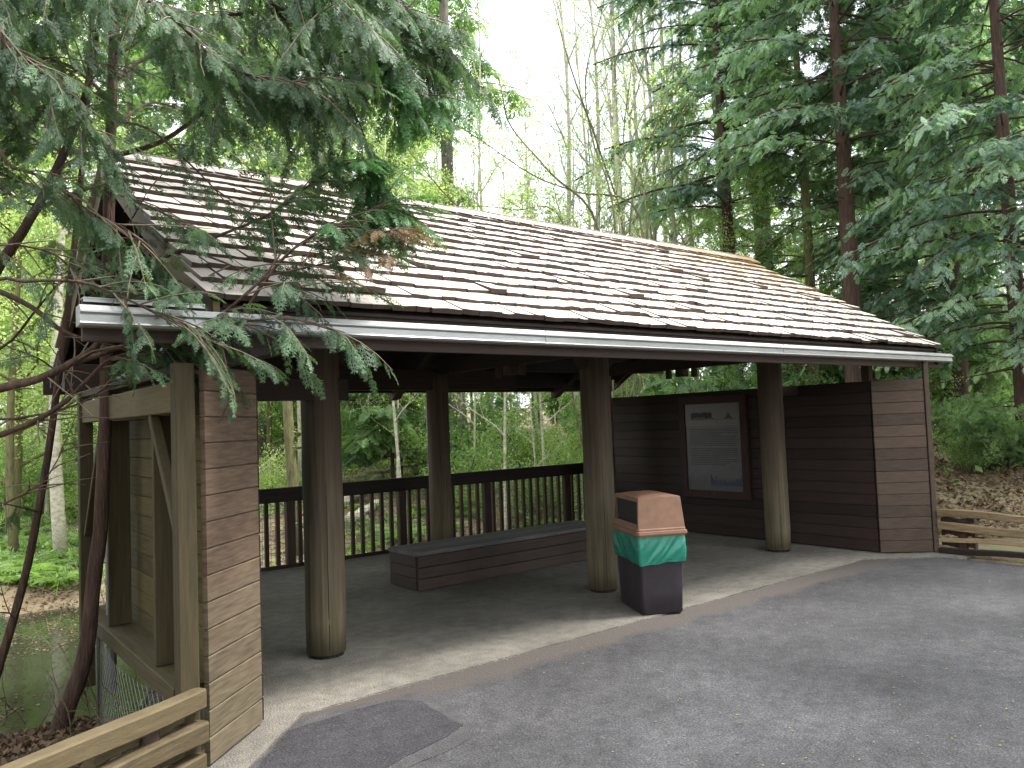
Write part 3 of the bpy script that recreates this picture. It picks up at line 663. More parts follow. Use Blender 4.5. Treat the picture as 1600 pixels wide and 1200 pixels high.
# ------------------------------------------------------------------ notice panel on the side wall
NP = empty('notice_panel', (9.385, 7.23, 1.29)); tag(NP, 'framed interpretive panel with cream heading strip on the dark side wall', 'notice panel')
def npb(mb, name, mat, par=NP):
    mb.v = [(a-9.385, b-7.23, c-1.29) for a, b, c in mb.v]; return mb.build(name, mat, par)
mb = MB(); X = 9.378
for (y, z, sy, sz) in ((7.23, 1.975, 1.20, .11), (7.23, .59, 1.20, .11), (6.685, 1.2825, .11, 1.27), (7.775, 1.2825, .11, 1.27)): mb.box((X, y, z), (.045, sy, sz), bev=.004)
npb(mb, 'frame', M['redwood'])
mb = MB(); mb.box((9.385, 7.23, 1.2825), (.02, .98, 1.272)); sh_ = npb(mb, 'sheet', M['paper2'])
mb = MB(); mb.box((9.373, 7.23, 1.755), (.004, .975, .32)); npb(mb, 'heading_strip', M['paper'], sh_)
mb = MB()                                    # drawing: a long dark cart-like sketch and a small figure-like scribble on a ground line
def dot(y, z, sy, sz): mb.box((9.3695, y, z), (.003, sy, sz))
for i in range(26): dot(7.60-i*.0145, 1.755+random.uniform(-.012, .012), .02, .055+random.uniform(0, .035))
for i in range(14): dot(7.60-i*.03, 1.70+random.uniform(-.006, .006), .015, .02)
dot(7.24, 1.685, .86, .004)
for i in range(9): dot(7.0-i*.016, 1.70+.04*math.exp(-((i-4)/2)**2), .008, .02+.07*math.exp(-((i-4)/2)**2))
npb(mb, 'sketch', M['ink'], sh_)
mb = MB(); z = 1.545
while z > 1.02:
    y = 7.64; end = 6.82+(0 if random.random() < .8 else random.uniform(.1, .4))
    while y > end:
        w = random.uniform(.012, .05); dot(y-w/2, z, w, .009); y -= w+.012
    z -= .026 if random.random() < .85 else .05
npb(mb, 'text_lines', M['ink'], sh_)
mb = MB()
hs = [.14, .10, .07, .13, .05, .08, .05, .06, .08, .05, .06, .05, .09, .05, .07, .10, .08, .11]
for i, h in enumerate(hs): mb.box((9.371, 7.29-i*.03, .735+h/2), (.004, .017, h))
mb.box((9.371, 7.03, .73), (.004, .56, .012)); npb(mb, 'bar_diagram', M['ink_b'], sh_)

# ------------------------------------------------------------------ low rail fences
def rail(a, b, w, h, mat, par, org, wav=.012, name='rail'):
    a = np.array(a, float); b = np.array(b, float); n = 12; pts = [a+(b-a)*i/n for i in range(n+1)]
    d = (b-a)/np.linalg.norm(b-a); s = np.cross([0, 0, 1.0], d); s /= np.linalg.norm(s); u = np.cross(d, s); vs = []
    ph = random.uniform(0, 6)
    for i, p in enumerate(pts):
        ww = w*(1+random.uniform(-.08, .08)); hh = h*(1+random.uniform(-.13, .13)); p = p+u*wav*math.sin(i*.8+ph)
        for (x_, y_) in ((-1, -.8), (-.8, -1), (.8, -1), (1, -.8), (1, .8), (.8, 1), (-.8, 1), (-1, .8)):
            vs.append(p+s*x_*ww/2+u*y_*hh/2-np.array(org))
    mb = MB(); mb.add(vs, [tuple(range(7, -1, -1)), tuple(range(n*8, n*8+8))]+[(i*8+k, i*8+(k+1) % 8, (i+1)*8+(k+1) % 8, (i+1)*8+k) for i in range(n) for k in range(8)])
    return mb.build(name, mat, par)
fd = np.array([-math.cos(R_(30.5)), -math.sin(R_(30.5)), 0]); f0 = np.array([1.24, 4.285, 0])
LF = empty('rail_fence', tuple(f0)); tag(LF, 'low split rail fence descending past the pond side of the shelter', 'fence')
nL = np.array([-fd[1], fd[0], 0])
for i, (za, hh, off) in enumerate(((.395, .095, 0), (.215, .10, .01), (.075, .07, -.005))):
    rail(f0+fd*.0+[0, 0, za]+nL*off, f0+fd*2.9+[0, 0, za+.02]+nL*off, .085, hh, M['cedar'], LF, f0)
for i, (za, hh) in enumerate(((.30, .085), (.14, .07))):
    rail(f0-fd*-.03+[0, 0, za]-nL*.085, f0+fd*.60+[0, 0, za]-nL*.085, .07, hh, M['cedar'], LF, f0, name='short_rail')
for q in (.30, 2.2):
    mb = MB(); p = fd*q; mb.box((p[0]-nL[0]*.04, p[1]-nL[1]*.04, .02), (.085, .075, .66), jit=.006, bev=.008); mb.build('fence_post', M['stain_v'], LF)
g0_ = np.array([9.86, 4.34, 0]); gd = np.array([-.02, -1, 0])
RF = empty('rail_fence', tuple(g0_)); tag(RF, 'low pale split rail fence against the leafy bank beside the angled wall', 'fence')
for i, (za, zb, hh, off) in enumerate(((.468, .492, .085, 0), (.312, .335, .09, 0), (.17, .18, .055, .02), (.05, .05, .07, .0))):
    rail(g0_+[off, 0, za], g0_+gd*2.6+[off, 0, zb], .07, hh, M['cedar_pale'] if i < 3 else M['stain_x'], RF, g0_, wav=.018)
for i, za in enumerate((.39, .245, .11)):
    rail(g0_+[.09, 0, za], g0_+gd*.38+[.09, 0, za], .07, .07, M['bench'], RF, g0_, name='short_rail')
for q in (.25, 2.0):
    mb = MB(); mb.box((.045, -q, .12), (.075, .085, .55), jit=.005, bev=.008); mb.build('fence_post', M['stain_v'], RF)

# ================================================================== vegetation
def kite(a, d, L, w, z=0.0, dz=0.0, nrm=None):
    """thin diamond leaf element in the xy plane starting at a, direction angle d"""
    c, s = math.cos(d), math.sin(d)
    return [(a[0], a[1], z), (a[0]+c*L*.45-s*w, a[1]+s*L*.45+c*w, z+dz*.45), (a[0]+c*L, a[1]+s*L, z+dz), (a[0]+c*L*.45+s*w, a[1]+s*L*.45-c*w, z+dz*.45)]
def spray_tpl(npair, sub, ang=42, w=.011, blen=.42, droop=.18, seed=0, curve=.25):
    """flat pinnate spray, unit length along +x, drooping"""
    r = random.Random(seed); Q = []
    zf = lambda x: -droop*x*x
    for k in range(5):
        x0, x1 = k/5, (k+1)/5; ww = w*.6*(1-x0*.6)
        Q.append([(x0, -ww, zf(x0)), (x1, -ww*.8, zf(x1)), (x1, ww*.8, zf(x1)), (x0, ww, zf(x0))])
    for i in range(npair):
        t = .06+.9*(i+r.uniform(-.25, .25))/npair
        L = blen*(1-t)**.7*(.35+min(1, t*4)*.65)*r.uniform(.75, 1.2)+.05
        for sg in (-1, 1):
            a = R_(ang)*sg*r.uniform(.8, 1.15); z = zf(t)-.01
            Q.append(kite((t, 0), a, L, w*(1.6 if sub == 0 else .9), z, -L*droop*r.uniform(.6, 1.8)))
            for j in range(sub):
                u = .15+.75*j/max(1, sub)+r.uniform(-.04, .04); bx_, by_ = t+math.cos(a)*L*u, math.sin(a)*L*u
                l2 = L*.42*(1-u*.6)+.02
                for s2 in (-1, 1):
                    Q.append(kite((bx_, by_), a+s2*R_(38), l2*r.uniform(.7, 1.2), w, z-L*droop*u, -l2*droop*r.uniform(.5, 2.5)))
    V = np.array([p for q in Q for p in q]); return V
def leaf_tpl(n, size, spread, seed=0, shape=.32):
    r = np.random.default_rng(seed); V = []
    for i in range(n):
        c = r.normal(0, spread, 3); d = r.normal(0, 1, 3); d[2] = d[2]*.5-.2; d /= np.linalg.norm(d); s = np.cross(d, r.normal(0, 1, 3)); s /= np.linalg.norm(s)
        L = size*r.uniform(.6, 1.3); V += [c, c+d*L*.5+s*L*shape, c+d*L, c+d*L*.5-s*L*shape]
    return np.array(V)
def instance(tpls, P, Fw, U, Sc, tint, pick=None):
    """place quad-soup templates; returns V, quads, tint"""
    P = np.asarray(P, float); Fw = np.asarray(Fw, float); U = np.asarray(U, float); Sc = np.asarray(Sc, float)
    Fw = Fw/(np.linalg.norm(Fw, axis=1, keepdims=True)+1e-9)
    Yx = np.cross(U, Fw); Yx /= np.linalg.norm(Yx, axis=1, keepdims=True)+1e-9; Zx = np.cross(Fw, Yx)
    pick = rng.integers(0, len(tpls), len(P)) if pick is None else pick
    VV = []; TT = []
    for k, T in enumerate(tpls):
        m = pick == k
        if not m.any(): continue
        v = (T[None, :, 0:1]*Fw[m][:, None]+T[None, :, 1:2]*Yx[m][:, None]+T[None, :, 2:3]*Zx[m][:, None])*Sc[m][:, None, None]+P[m][:, None]
        VV.append(v.reshape(-1, 3)); TT.append(np.repeat(np.asarray(tint)[m], len(T)))
    V = np.concatenate(VV); return V, np.arange(len(V)).reshape(-1, 4), np.concatenate(TT)
def rdir(n, z=0.0, zs=1.0):
    v = rng.normal(0, 1, (n, 3)); v[:, 2] = v[:, 2]*zs+z; return v/np.linalg.norm(v, axis=1, keepdims=True)
FINE = [spray_tpl(7, 2, seed=i, w=.019, droop=.30, blen=.40, ang=36) for i in range(6)]
MIDS = [spray_tpl(7, 1, seed=20+i, w=.026, droop=.38, blen=.40, ang=36) for i in range(5)]
FARS = [spray_tpl(8, 0, seed=40+i, w=.030, droop=.25, blen=.45, ang=50) for i in range(4)]
LEAVES = [leaf_tpl(7, .34, .42, seed=60+i) for i in range(4)]

# ---- generic conifer: whorls of drooping limbs hung with sprays
def conifer(name, h, tr, z0, R, tpls, leafmat, barkmat, step=.42, per=5, spr=.55, droop=.28, dens=1.0, shape=.8, dead=0, top=.02, lean=0, seed=1):
    rnd = random.Random(seed); g = np.random.default_rng(seed)
    root = empty(name)
    mb = MB(); n = 14; ph = rnd.uniform(0, 6)
    ax = lambda z: np.array([math.sin(z*.35+ph)*.06*tr*4+lean*z, math.cos(z*.3+ph)*.05*tr*4, z])
    zs = np.linspace(-.4, h, n); mb.tube([ax(z) for z in zs], [max(.012, tr*(1.15 if z < .1 else 1)*(1-(max(z, 0)/h)**1.1*(1-top))) for z in zs], 10, rough=.06)
    P = []; Fw = []; U = []; Sc = []; T = []
    z = z0; k = 0
    while z < h-.2:
        f_ = (z-z0)/(h-z0); L0 = R*(1-f_)**shape*(.55+.45*min(1, f_*6+.3))+.25
        for b in range(per):
            if rnd.random() > .88: continue
            az = rnd.uniform(0, 2*math.pi); L = L0*rnd.uniform(.6, 1.2); up = rnd.uniform(.0, .35)
            d = np.array([math.cos(az), math.sin(az), 0]); pts = []
            zz = z+rnd.uniform(-.2, .2)
            for q in range(6):
                u = q/5; pts.append(ax(zz)+d*L*u+np.array([0, 0, L*(up*u-droop*1.9*u*u+.15*droop*u**3)]))
            mb.tube(pts, [max(.005, .05*tr*(1-q/5.2)+.006*L) for q in range(6)], 4, cap=False)
            pts = np.array(pts); clump = min(1, max(0, rnd.gauss(.45, .22))); lines = [(pts, L, .25)]
            for sb in range(int(2+L*1.1) if L > .8 else 0):                  # side boughs, alternately either hand
                u = rnd.uniform(.25, .85); i = min(4, int(u*5)); p = pts[i]+(pts[i+1]-pts[i])*(u*5-i); sg = 1 if sb % 2 else -1
                tn = pts[i+1]-pts[i]; tn /= np.linalg.norm(tn); sd = np.cross(tn, [0, 0, 1]); l2 = L*(1-u*.55)*rnd.uniform(.25, .5)
                dd = tn*rnd.uniform(.5, .9)+sd*sg*rnd.uniform(.6, 1)+np.array([0, 0, rnd.uniform(-.3, .15)]); dd /= np.linalg.norm(dd)
                q2 = np.array([p+dd*l2*v+np.array([0, 0, -droop*1.3*l2*v*v]) for v in (0, .2, .4, .6, .8, 1)])
                mb.tube(q2, [.007, .006, .005, .004, .003, .002], 3, cap=False); lines.append((q2, l2, .05))
            for (pl_, l_, u0) in lines:
                m = max(2, int(l_/spr*2.4*dens)); cl = clump+rnd.gauss(0, .1)
                for q in range(m):
                    u = u0+(1-u0)*(q+rnd.random())/m; i = min(4, int(u*5)); w = u*5-i; p = pl_[i]*(1-w)+pl_[i+1]*w
                    tn = pl_[i+1]-pl_[i]; tn /= np.linalg.norm(tn); sd = np.cross(tn, [0, 0, 1])
                    for sg in ((-1, 1) if u < .95 else (0,)):
                        P.append(p+np.array([rnd.gauss(0, .04), rnd.gauss(0, .04), rnd.gauss(0, .05)])); Fw.append(tn*rnd.uniform(.3, .9)+sd*sg*rnd.uniform(.4, 1)+np.array([0, 0, -rnd.uniform(-.1, .6)]))
                        U.append(np.array([rnd.gauss(0, .4), rnd.gauss(0, .4), 1])); Sc.append(spr*rnd.uniform(.55, 1.25)*(1-.35*u)); T.append(min(1, max(0, cl+rnd.gauss(0, .13)+(u-.6)*.3)))
        z += step*rnd.uniform(.7, 1.3)*(.6+.6*(1-f_)); k += 1
    for q in range(dead):                                 # bare dead limbs under the crown
        zz = rnd.uniform(max(.8, z0*.25), z0+.5); az = rnd.uniform(0, 6.28); L = rnd.uniform(.5, 1.8); d = np.array([math.cos(az), math.sin(az), 0])
        mb.tube([ax(zz)+d*L*u+np.array([0, 0, -.18*L*u*u+rnd.uniform(-.03, .03)]) for u in (0, .35, .7, 1)], [.016, .012, .008, .004], 4, cap=False)
    mb.build('trunk', barkmat, root, True)
    V, Q, tt = instance(tpls, P, Fw, U, Sc, T, g.integers(0, len(tpls), len(P)))
    np_obj('crown', V, Q, leafmat, root, tt)
    return root
# ---- broadleaf tree: forking limbs
def broadleaf(name, h, tr, z0, spread, leafmat, barkmat, nl=1200, lsize=.11, seed=1, upright=.6, nlimb=9, lean=(0, 0), clump=.32):
    rnd = random.Random(seed); root = empty(name); mb = MB(); ends = []
    ph = rnd.uniform(0, 6)
    ax = lambda z: np.array([lean[0]*z+math.sin(z*.5+ph)*.12, lean[1]*z+math.cos(z*.4+ph)*.12, z])
    zs = np.linspace(-.4, h, 12); mb.tube([ax(z)-ax(0)*[1, 1, 0] for z in zs], [max(.008, tr*(1-(max(0, z)/h)*.93)) for z in zs], 9, rough=.05)
    off = ax(0)*[1, 1, 0]
    def grow(p, d, L, r, depth):
        pts = [p]; q = p.copy(); dd = d.copy()
        for i in range(5):
            dd = dd+np.array([rnd.gauss(0, .13), rnd.gauss(0, .13), rnd.gauss(.03*upright, .09)]); dd /= np.linalg.norm(dd); q = q+dd*L/5; pts.append(q.copy())
            if depth >= 1 or i >= 2: ends.append((q.copy(), dd.copy()))
        mb.tube(pts, [max(.0035, r*(1-.16*i)) for i in range(6)], 5 if depth == 0 else 3, cap=False)
        if depth < 2:
            for i in range(2 if depth else 4):
                a = rnd.choice(pts[1:]); nd = dd*.7+np.array([rnd.gauss(0, .7), rnd.gauss(0, .7), rnd.gauss(.2*upright, .35)]); nd /= np.linalg.norm(nd)
                grow(a, nd, L*rnd.uniform(.45, .7), r*.5, depth+1)
    for k in range(nlimb):
        z = z0+(h-z0)*((k+rnd.random()*.8)/nlimb)**.9; az = k*2.4+rnd.uniform(-.5, .5); f_ = (z-z0)/(h-z0)
        d = np.array([math.cos(az), math.sin(az), upright*rnd.uniform(.6, 1.5)]); d /= np.linalg.norm(d)
        grow(ax(z)-off, d, spread*(1-.6*f_)*rnd.uniform(.7, 1.2), tr*.38*(1-.6*f_)+.006, 0)
    mb.build('trunk', barkmat, root, True)
    idx = [rnd.randrange(len(ends)) for _ in range(nl)]
    P = np.array([ends[i][0] for i in idx])+rng.normal(0, clump*.35, (nl, 3)); T = np.clip(rng.normal(.5, .22, nl)+np.array([((i*7919) % 13)/13-.5 for i in idx])*.35, 0, 1)
    V, Q, tt = instance(LEAVES, P, rdir(nl), rdir(nl, .8), rng.uniform(.6, 1.4, nl)*lsize*3, T)
    np_obj('crown', V, Q, leafmat, root, tt)
    return root
def shrub(name, h, spread, leafmat, nst=14, nl=700, lsize=.09, seed=1, tpls=None):
    rnd = random.Random(seed); root = empty(name); mb = MB(); P = []
    for k in range(nst):
        az = rnd.uniform(0, 6.28); L = h*rnd.uniform(.55, 1.1); p = np.array([rnd.gauss(0, .12), rnd.gauss(0, .12), -.1]); d = np.array([math.cos(az)*spread/h*rnd.uniform(.1, .8), math.sin(az)*spread/h*rnd.uniform(.1, .8), 1.0]); d /= np.linalg.norm(d); pts = [p.copy()]
        for i in range(6):
            d = d+np.array([rnd.gauss(0, .12)+math.cos(az)*.06, rnd.gauss(0, .12)+math.sin(az)*.06, -.05]); d /= np.linalg.norm(d); p = p+d*L/6; pts.append(p.copy())
            if i > 0: P += [p.copy()+np.array([rnd.gauss(0, .10), rnd.gauss(0, .10), rnd.gauss(0, .08)])*h*.6 for _ in range(max(1, nl//(nst*5)))]
        mb.tube(pts, [.012*(1-i*.13)*h**.5 for i in range(7)], 3, cap=False)
    mb.build('stems', M['twig'], root)
    P = np.array(P); n = len(P); T = np.clip(rng.normal(.5, .25, n), 0, 1)
    V, Q, tt = instance(tpls or LEAVES, P, rdir(n), rdir(n, .8), rng.uniform(.6, 1.4, n)*lsize*3, T)
    np_obj('foliage', V, Q, leafmat, root, tt); return root
def put(o, x, y, rz=None, sc=1, label=None, cat=None, group=None, dz=0):
    o.location = (x, y, hz(x, y)+dz); o.rotation_euler = (0, 0, random.uniform(0, 6.28) if rz is None else rz)
    o.scale = (sc, sc, sc) if not hasattr(sc, '__len__') else sc
    return tag(o, label, cat, group)
def at(px, d):                                 # ground point under an image column at a depth in front of the camera
    p = W(px, 640, d); return p[0], p[1]

# ---- prototypes and key trees
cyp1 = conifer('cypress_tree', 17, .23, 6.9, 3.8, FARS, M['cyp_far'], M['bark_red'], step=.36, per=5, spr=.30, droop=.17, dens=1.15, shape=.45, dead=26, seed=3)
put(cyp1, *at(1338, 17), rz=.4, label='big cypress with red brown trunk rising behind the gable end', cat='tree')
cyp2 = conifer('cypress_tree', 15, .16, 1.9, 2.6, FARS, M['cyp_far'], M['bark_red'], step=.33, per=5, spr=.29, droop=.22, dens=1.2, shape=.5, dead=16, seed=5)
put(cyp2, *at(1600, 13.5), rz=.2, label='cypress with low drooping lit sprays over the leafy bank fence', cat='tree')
def clone(src, px, d, sc=1, rz=None, label=None, group=None, name=None, dz=0, xy=None):
    x, y = at(px, d) if xy is None else xy
    rz = random.uniform(0, 6.28) if rz is None else rz
    c = copy_tree(src, (x, y, hz(x, y)+dz), rz, sc, label, group)
    if group is None and 'group' in c.keys(): del c['group']
    return c
clone(cyp2, 1500, 17.5, 1.15, label='cypress between the big red trunk and the fence side cypress')
clone(cyp2, 1440, 21, 1.3, label='dark cypress half hidden behind the two lit cypresses')
clone(cyp1, 1150, 22, 1.05, label='cypress whose crown fills the edge of the bright sky gap')
clone(cyp1, 1540, 24, 1.15, label='tall cypress furthest back above the leafy bank')
clone(cyp1, 1700, 19, 1.0, label='cypress at the edge behind the low drooping one')
fir1 = conifer('fir_tree', 24, .26, 4.5, 3.3, FARS, M['fir'], M['bark_grey'], step=.6, per=5, spr=.48, droop=.18, dens=.75, shape=.75, dead=24, seed=8)
put(fir1, *at(505, 20), rz=1, label='dark fir with broad grey brown trunk behind the ridge near the peak', cat='tree')
fir2 = conifer('fir_tree', 19, .15, 2.2, 2.6, FARS, M['fir'], M['bark_moss'], step=.55, per=5, spr=.45, droop=.22, dens=.75, shape=.7, dead=14, seed=9)
put(fir2, *at(1275, 19.5), rz=2, label='slim fir with thin dark trunk beside the big red brown cypress', cat='tree')
fir3 = conifer('spruce_tree', 6.2, .055, .9, 1.5, FARS, M['fir'], M['bark_red'], step=.26, per=6, spr=.55, droop=.10, dens=1.0, shape=.8, dead=5, seed=10)
put(fir3, *at(610, 20), rz=2, label='young spruce standing in the clearing beyond the railing', cat='tree')
sparse = conifer('fir_tree', 27, .30, 9.0, 2.6, FARS, M['fir'], M['bark_grey'], step=1.2, per=4, spr=.8, droop=.22, dens=.55, shape=.6, dead=40, top=.12, seed=12)
put(sparse, *at(713, 26), rz=.3, label='tall old fir with pale bare trunk beside the bright sky gap', cat='tree')
wide = clone(sparse, 1205, 24, 1.0, label='stout grey mossy trunk rising behind the far end of the ridge')
# alders, nearly bare, in the sky gap
ald1 = broadleaf('alder_tree', 23, .13, 5.5, 3.2, M['leaf'], M['bark_pale'], nl=520, lsize=.055, seed=21, upright=1.6, nlimb=17, clump=.5)
put(ald1, *at(985, 22), rz=0, label='leaning pale alder first in the clump against the bright sky', cat='tree')
ald2 = broadleaf('alder_tree', 21, .10, 4.0, 2.7, M['leaf'], M['bark_pale'], nl=620, lsize=.055, seed=22, upright=1.3, nlimb=16, clump=.5)
put(ald2, *at(1028, 24), rz=1, label='second pale alder in the clump, forked above the ridge', cat='tree')
AL = 'bare alders in the sky gap'
for i, (px, d, src, sc, lab) in enumerate([(952, 27, ald1, .95, 0), (1062, 27, ald1, 1.0, 0), (925, 30, ald2, 1.0, 0), (1000, 31, ald2, 1.1, 0), (1085, 25, ald2, 1.0, 0), (800, 40, ald2, .62, 0), (880, 38, ald2, .6, 0), (1045, 33, ald1, 1.05, 0), (905, 26, ald1, .9, 0), (968, 35, ald2, 1.15, 0), (1015, 28, ald1, .95, 0), (760, 33, ald2, .8, 0), (840, 31, ald2, .72, 0), (1030, 37, ald1, 1.1, 0), (660, 30, ald2, .85, 0)]):
    clone(src, px, d, sc, label='slender pale bare trunk among the alders seen over the ridge', group=AL)
# bright broadleaf trees
bl1 = broadleaf('maple_tree', 12, .12, 1.6, 3.4, M['leaf'], M['bark_moss'], nl=4200, lsize=.062, seed=31, upright=.5, nlimb=14, clump=.9)
put(bl1, *at(20, 19), rz=0, label='bright leafy maple beyond the pond', cat='tree')
bl2 = broadleaf('maple_tree', 8, .07, .8, 2.6, M['leaf'], M['bark_pale'], nl=3600, lsize=.055, seed=32, upright=.7, nlimb=13, clump=.8)
put(bl2, *at(128, 25), rz=0, label='low bright maple behind the pale pond side trunk', cat='tree')
pale = broadleaf('alder_tree', 13, .15, 6.5, 2.2, M['leaf'], M['bark_pale'], nl=900, lsize=.07, seed=33, upright=.8, nlimb=8)
put(pale, *at(93, 17), rz=0, label='smooth pale trunk standing on the far pond bank', cat='tree')
mossy = broadleaf('alder_tree', 12, .115, 5.0, 2.2, M['leaf'], M['bark_moss'], nl=700, lsize=.07, seed=34, upright=.6, nlimb=8)
put(mossy, *at(461, 14.5), rz=0, label='mossy trunk seen between the tan wall and the nearest log post', cat='tree')
mb = MB()
for zz in (.55, 1.12, 1.98, 2.25):
    for q in range(5):
        a = random.uniform(0, 6.28); mb.box((math.cos(a)*.09, math.sin(a)*.09, zz+random.uniform(-.04, .04)), (.13, .13, .09), jit=.03)
mo = mb.build('moss_clump', M['mossy'], mossy)
sb_ = mo.modifiers.new('s', 'SUBSURF'); sb_.levels = 1; sb_.render_levels = 1
clone(fir2, 122, 24, (1.5, 1.5, 1.2), label='brown mossy trunk at the back of the pond clearing')
# fill the wood behind: ring of trees, leaving the sky gap open above the ridge
rf = random.Random(99)
def tries(n, az_lo, az_hi, d_lo, d_hi, srcs, label, group, scl, minsep=1.8, used=[]):
    k = 0; guard = 0
    while k < n and guard < n*40:
        guard += 1
        az = rf.uniform(az_lo, az_hi); d = rf.uniform(d_lo**1.3, d_hi**1.3)**(1/1.3); px = 800+F_PX*math.tan(R_(az)); x, y = at(px, d)
        if -0.5 < x < 12 and 2 < y < 12.5: continue
        if any((x-a)**2+(y-b)**2 < minsep**2 for a, b in used): continue
        used.append((x, y)); clone(rf.choice(srcs), 0, 0, rf.uniform(*scl), label=label, group=group, xy=(x, y)); k += 1
tries(18, -39, -6.5, 27, 55, [fir1, fir2, fir1], 'dark fir deep in the wood behind the peak of the roof', 'firs behind the roof peak', (.85, 1.25), 2.6)
tries(16, -39, -6, 17, 30, [bl2, bl1, ald2], 'bright broadleaf among the firs behind the roof peak', 'broadleaf trees behind the roof peak', (.6, 1.0))
tries(11, 13.5, 42, 27, 52, [fir1, fir2, cyp1], 'grey green conifer deep behind the cypresses', 'conifers behind the cypresses', (.85, 1.2), 2.3)
tries(16, 12, 42, 19, 36, [bl2, bl1], 'bright broadleaf among the cypress trunks', 'broadleaf trees behind the cypresses', (.45, .85))
tries(34, -10, 13, 34, 66, [fir2, fir1, fir2], 'hazy young conifer low in the sky gap', 'young conifers in the sky gap', (.42, .62), 1.8)
tries(22, -11, 13, 22, 44, [bl2, ald2, ald2, bl1], 'fresh leaved sapling below the sky gap', 'saplings below the sky gap', (.5, .85))
tries(16, -42, 42, 60, 95, [fir1, fir2], 'distant fir on the skyline of the wood', 'distant firs', (.55, .75), 3)
# unseen conifers added across the road to block low sky light
for i, a_ in enumerate((48, 62, 76, 92, 108, 124, 140, 158, 176, 194, 212, 230, 248, 266, 284, 300, 312)):
    r_ = rf.uniform(12, 16) if 60 < a_ < 250 else rf.uniform(9.5, 12.5); aa = AZ0-R_(a_); x, y = r_*math.cos(aa), r_*math.sin(aa)
    if a_ < 60: x, y = x+5, y
    if 70 < a_ < 118: x, y = x*2.0, y*2.0
    clone((cyp2, fir2, cyp2)[i % 3], 0, 0, rf.uniform(.9, 1.15), label='unseen conifer added across the road to dim the sky light', group='added conifers across the road', xy=(x, y))
# saplings (thin stems) beyond the railing
sap = broadleaf('sapling', 7.5, .035, 1.6, 1.3, M['leaf'], M['bark_pale'], nl=420, lsize=.045, seed=41, upright=.9, nlimb=10, clump=.6)
put(sap, *at(738, 19), label='thin straight sapling beyond the railing', cat='sapling', group='saplings beyond the railing')
for i in range(16):
    clone(sap, rf.uniform(540, 960) if i < 12 else rf.uniform(20, 160), rf.uniform(15.5, 27), rf.uniform(.7, 1.2), label='thin straight sapling beyond the railing', group='saplings beyond the railing')
# shrubs
sh1 = shrub('shrub', 1.9, 1.5, M['leaf_s'], 20, 1500, .045, seed=51)
sh2 = shrub('shrub', 1.2, 1.3, M['leaf'], 18, 1100, .038, seed=52)
sh3 = shrub('shrub', 2.4, 1.6, M['fir'], 22, 2200, .075, seed=53, tpls=FARS)
put(sh1, *at(840, 17), label='bright bushy shrub close beyond the rear railing', cat='shrub')
put(sh2, *at(438, 19), label='low shrub behind the mossy boulder', cat='shrub')
put(sh3, *at(560, 24), label='dark feathery shrub behind the young spruce', cat='shrub')
def shr(n, x0, x1, d0, d1, srcs, sc, label, group):
    for i in range(n):
        for _ in range(30):
            px, d = rf.uniform(x0, x1), rf.uniform(d0, d1); x, y = at(px, d)
            if not (0.6 < x < 11.2 and 3.5 < y < 11.2): break
        clone(rf.choice(srcs), px, d, rf.uniform(*sc), label=label, group=group)
shr(16, 700, 1010, 18, 32, [sh1, sh2, sh3], (.7, 1.5), 'bright shrub in the thicket beyond the long bench', 'shrubs beyond the bench')
shr(14, 395, 690, 27, 38, [sh1, sh3, sh3], (1.1, 1.9), 'dark shrub at the back of the clearing', 'shrubs behind the clearing')
shr(26, -60, 175, 20, 36, [sh2, sh1, sh2], (.9, 1.8), 'fresh green shrub beyond the pond', 'shrubs beyond the pond')
shr(18, 1390, 1680, 19.5, 30, [sh1, sh3, sh3], (.7, 1.5), 'shrub on top of the leafy bank', 'shrubs on the bank')
shr(16, 1475, 1680, 13.0, 18.5, [sh3, sh3, sh1], (.28, .6), 'low dark shrub on the leafy bank above the short fence', 'low shrubs on the leafy bank')
shr(12, 980, 1420, 17, 28, [sh1, sh3], (1.2, 2.0), 'shrub glimpsed through the gap above the side wall', 'shrubs behind the side wall')
# ferns
def fern(seed=0, n=13, L=.55):
    rnd = random.Random(seed); root_ = []
    P = []; Fw = []; U = []; Sc = []
    for i in range(n):
        a = i*6.283/n+rnd.uniform(-.2, .2); P.append((0, 0, .02)); Fw.append((math.cos(a), math.sin(a), rnd.uniform(.5, 1.1))); U.append((-math.cos(a)*.5, -math.sin(a)*.5, 1)); Sc.append(L*rnd.uniform(.7, 1.2))
    tp = [spray_tpl(17, 0, ang=70, w=.022, blen=.26, droop=.75, seed=70+seed+k) for k in range(2)]
    V, Q, tt = instance(tp, P, Fw, U, Sc, rng.uniform(.2, 1, n)); return np_obj('fern', V, Q, M['fern'], None, tt)
fr = fern(); put(fr, *at(92, 15.2), sc=1.3, label='fern at the foot of the pale pond side trunk', cat='fern')
def fclone(px, d, sc, label, group=None):
    x, y = at(px, d); c = fr.copy(); COL.objects.link(c); c.location = (x, y, hz(x, y)); c.scale = (sc,)*3; c.rotation_euler = (0, 0, rf.uniform(0, 6)); c['label'] = label
    if group: c['group'] = group
    elif 'group' in c.keys(): del c['group']
    return c
fclone(215, 6.6, .45, 'small fern under the sill beam of the olive framed wall')
for i in range(22): fclone(rf.uniform(-40, 170), rf.uniform(15.2, 20), rf.uniform(.7, 1.6), 'fern on the sunny bank above the pond', 'ferns above the pond')
for i in range(9): fclone(rf.uniform(1480, 1640), rf.uniform(13, 18), rf.uniform(.6, 1.1), 'fern on the leafy bank behind the short fence', 'ferns on the leafy bank')
for i in range(18): fclone(rf.uniform(410, 940), rf.uniform(13, 19), rf.uniform(.6, 1.3), 'fern in the clearing seen through the railing', 'ferns beyond the railing')

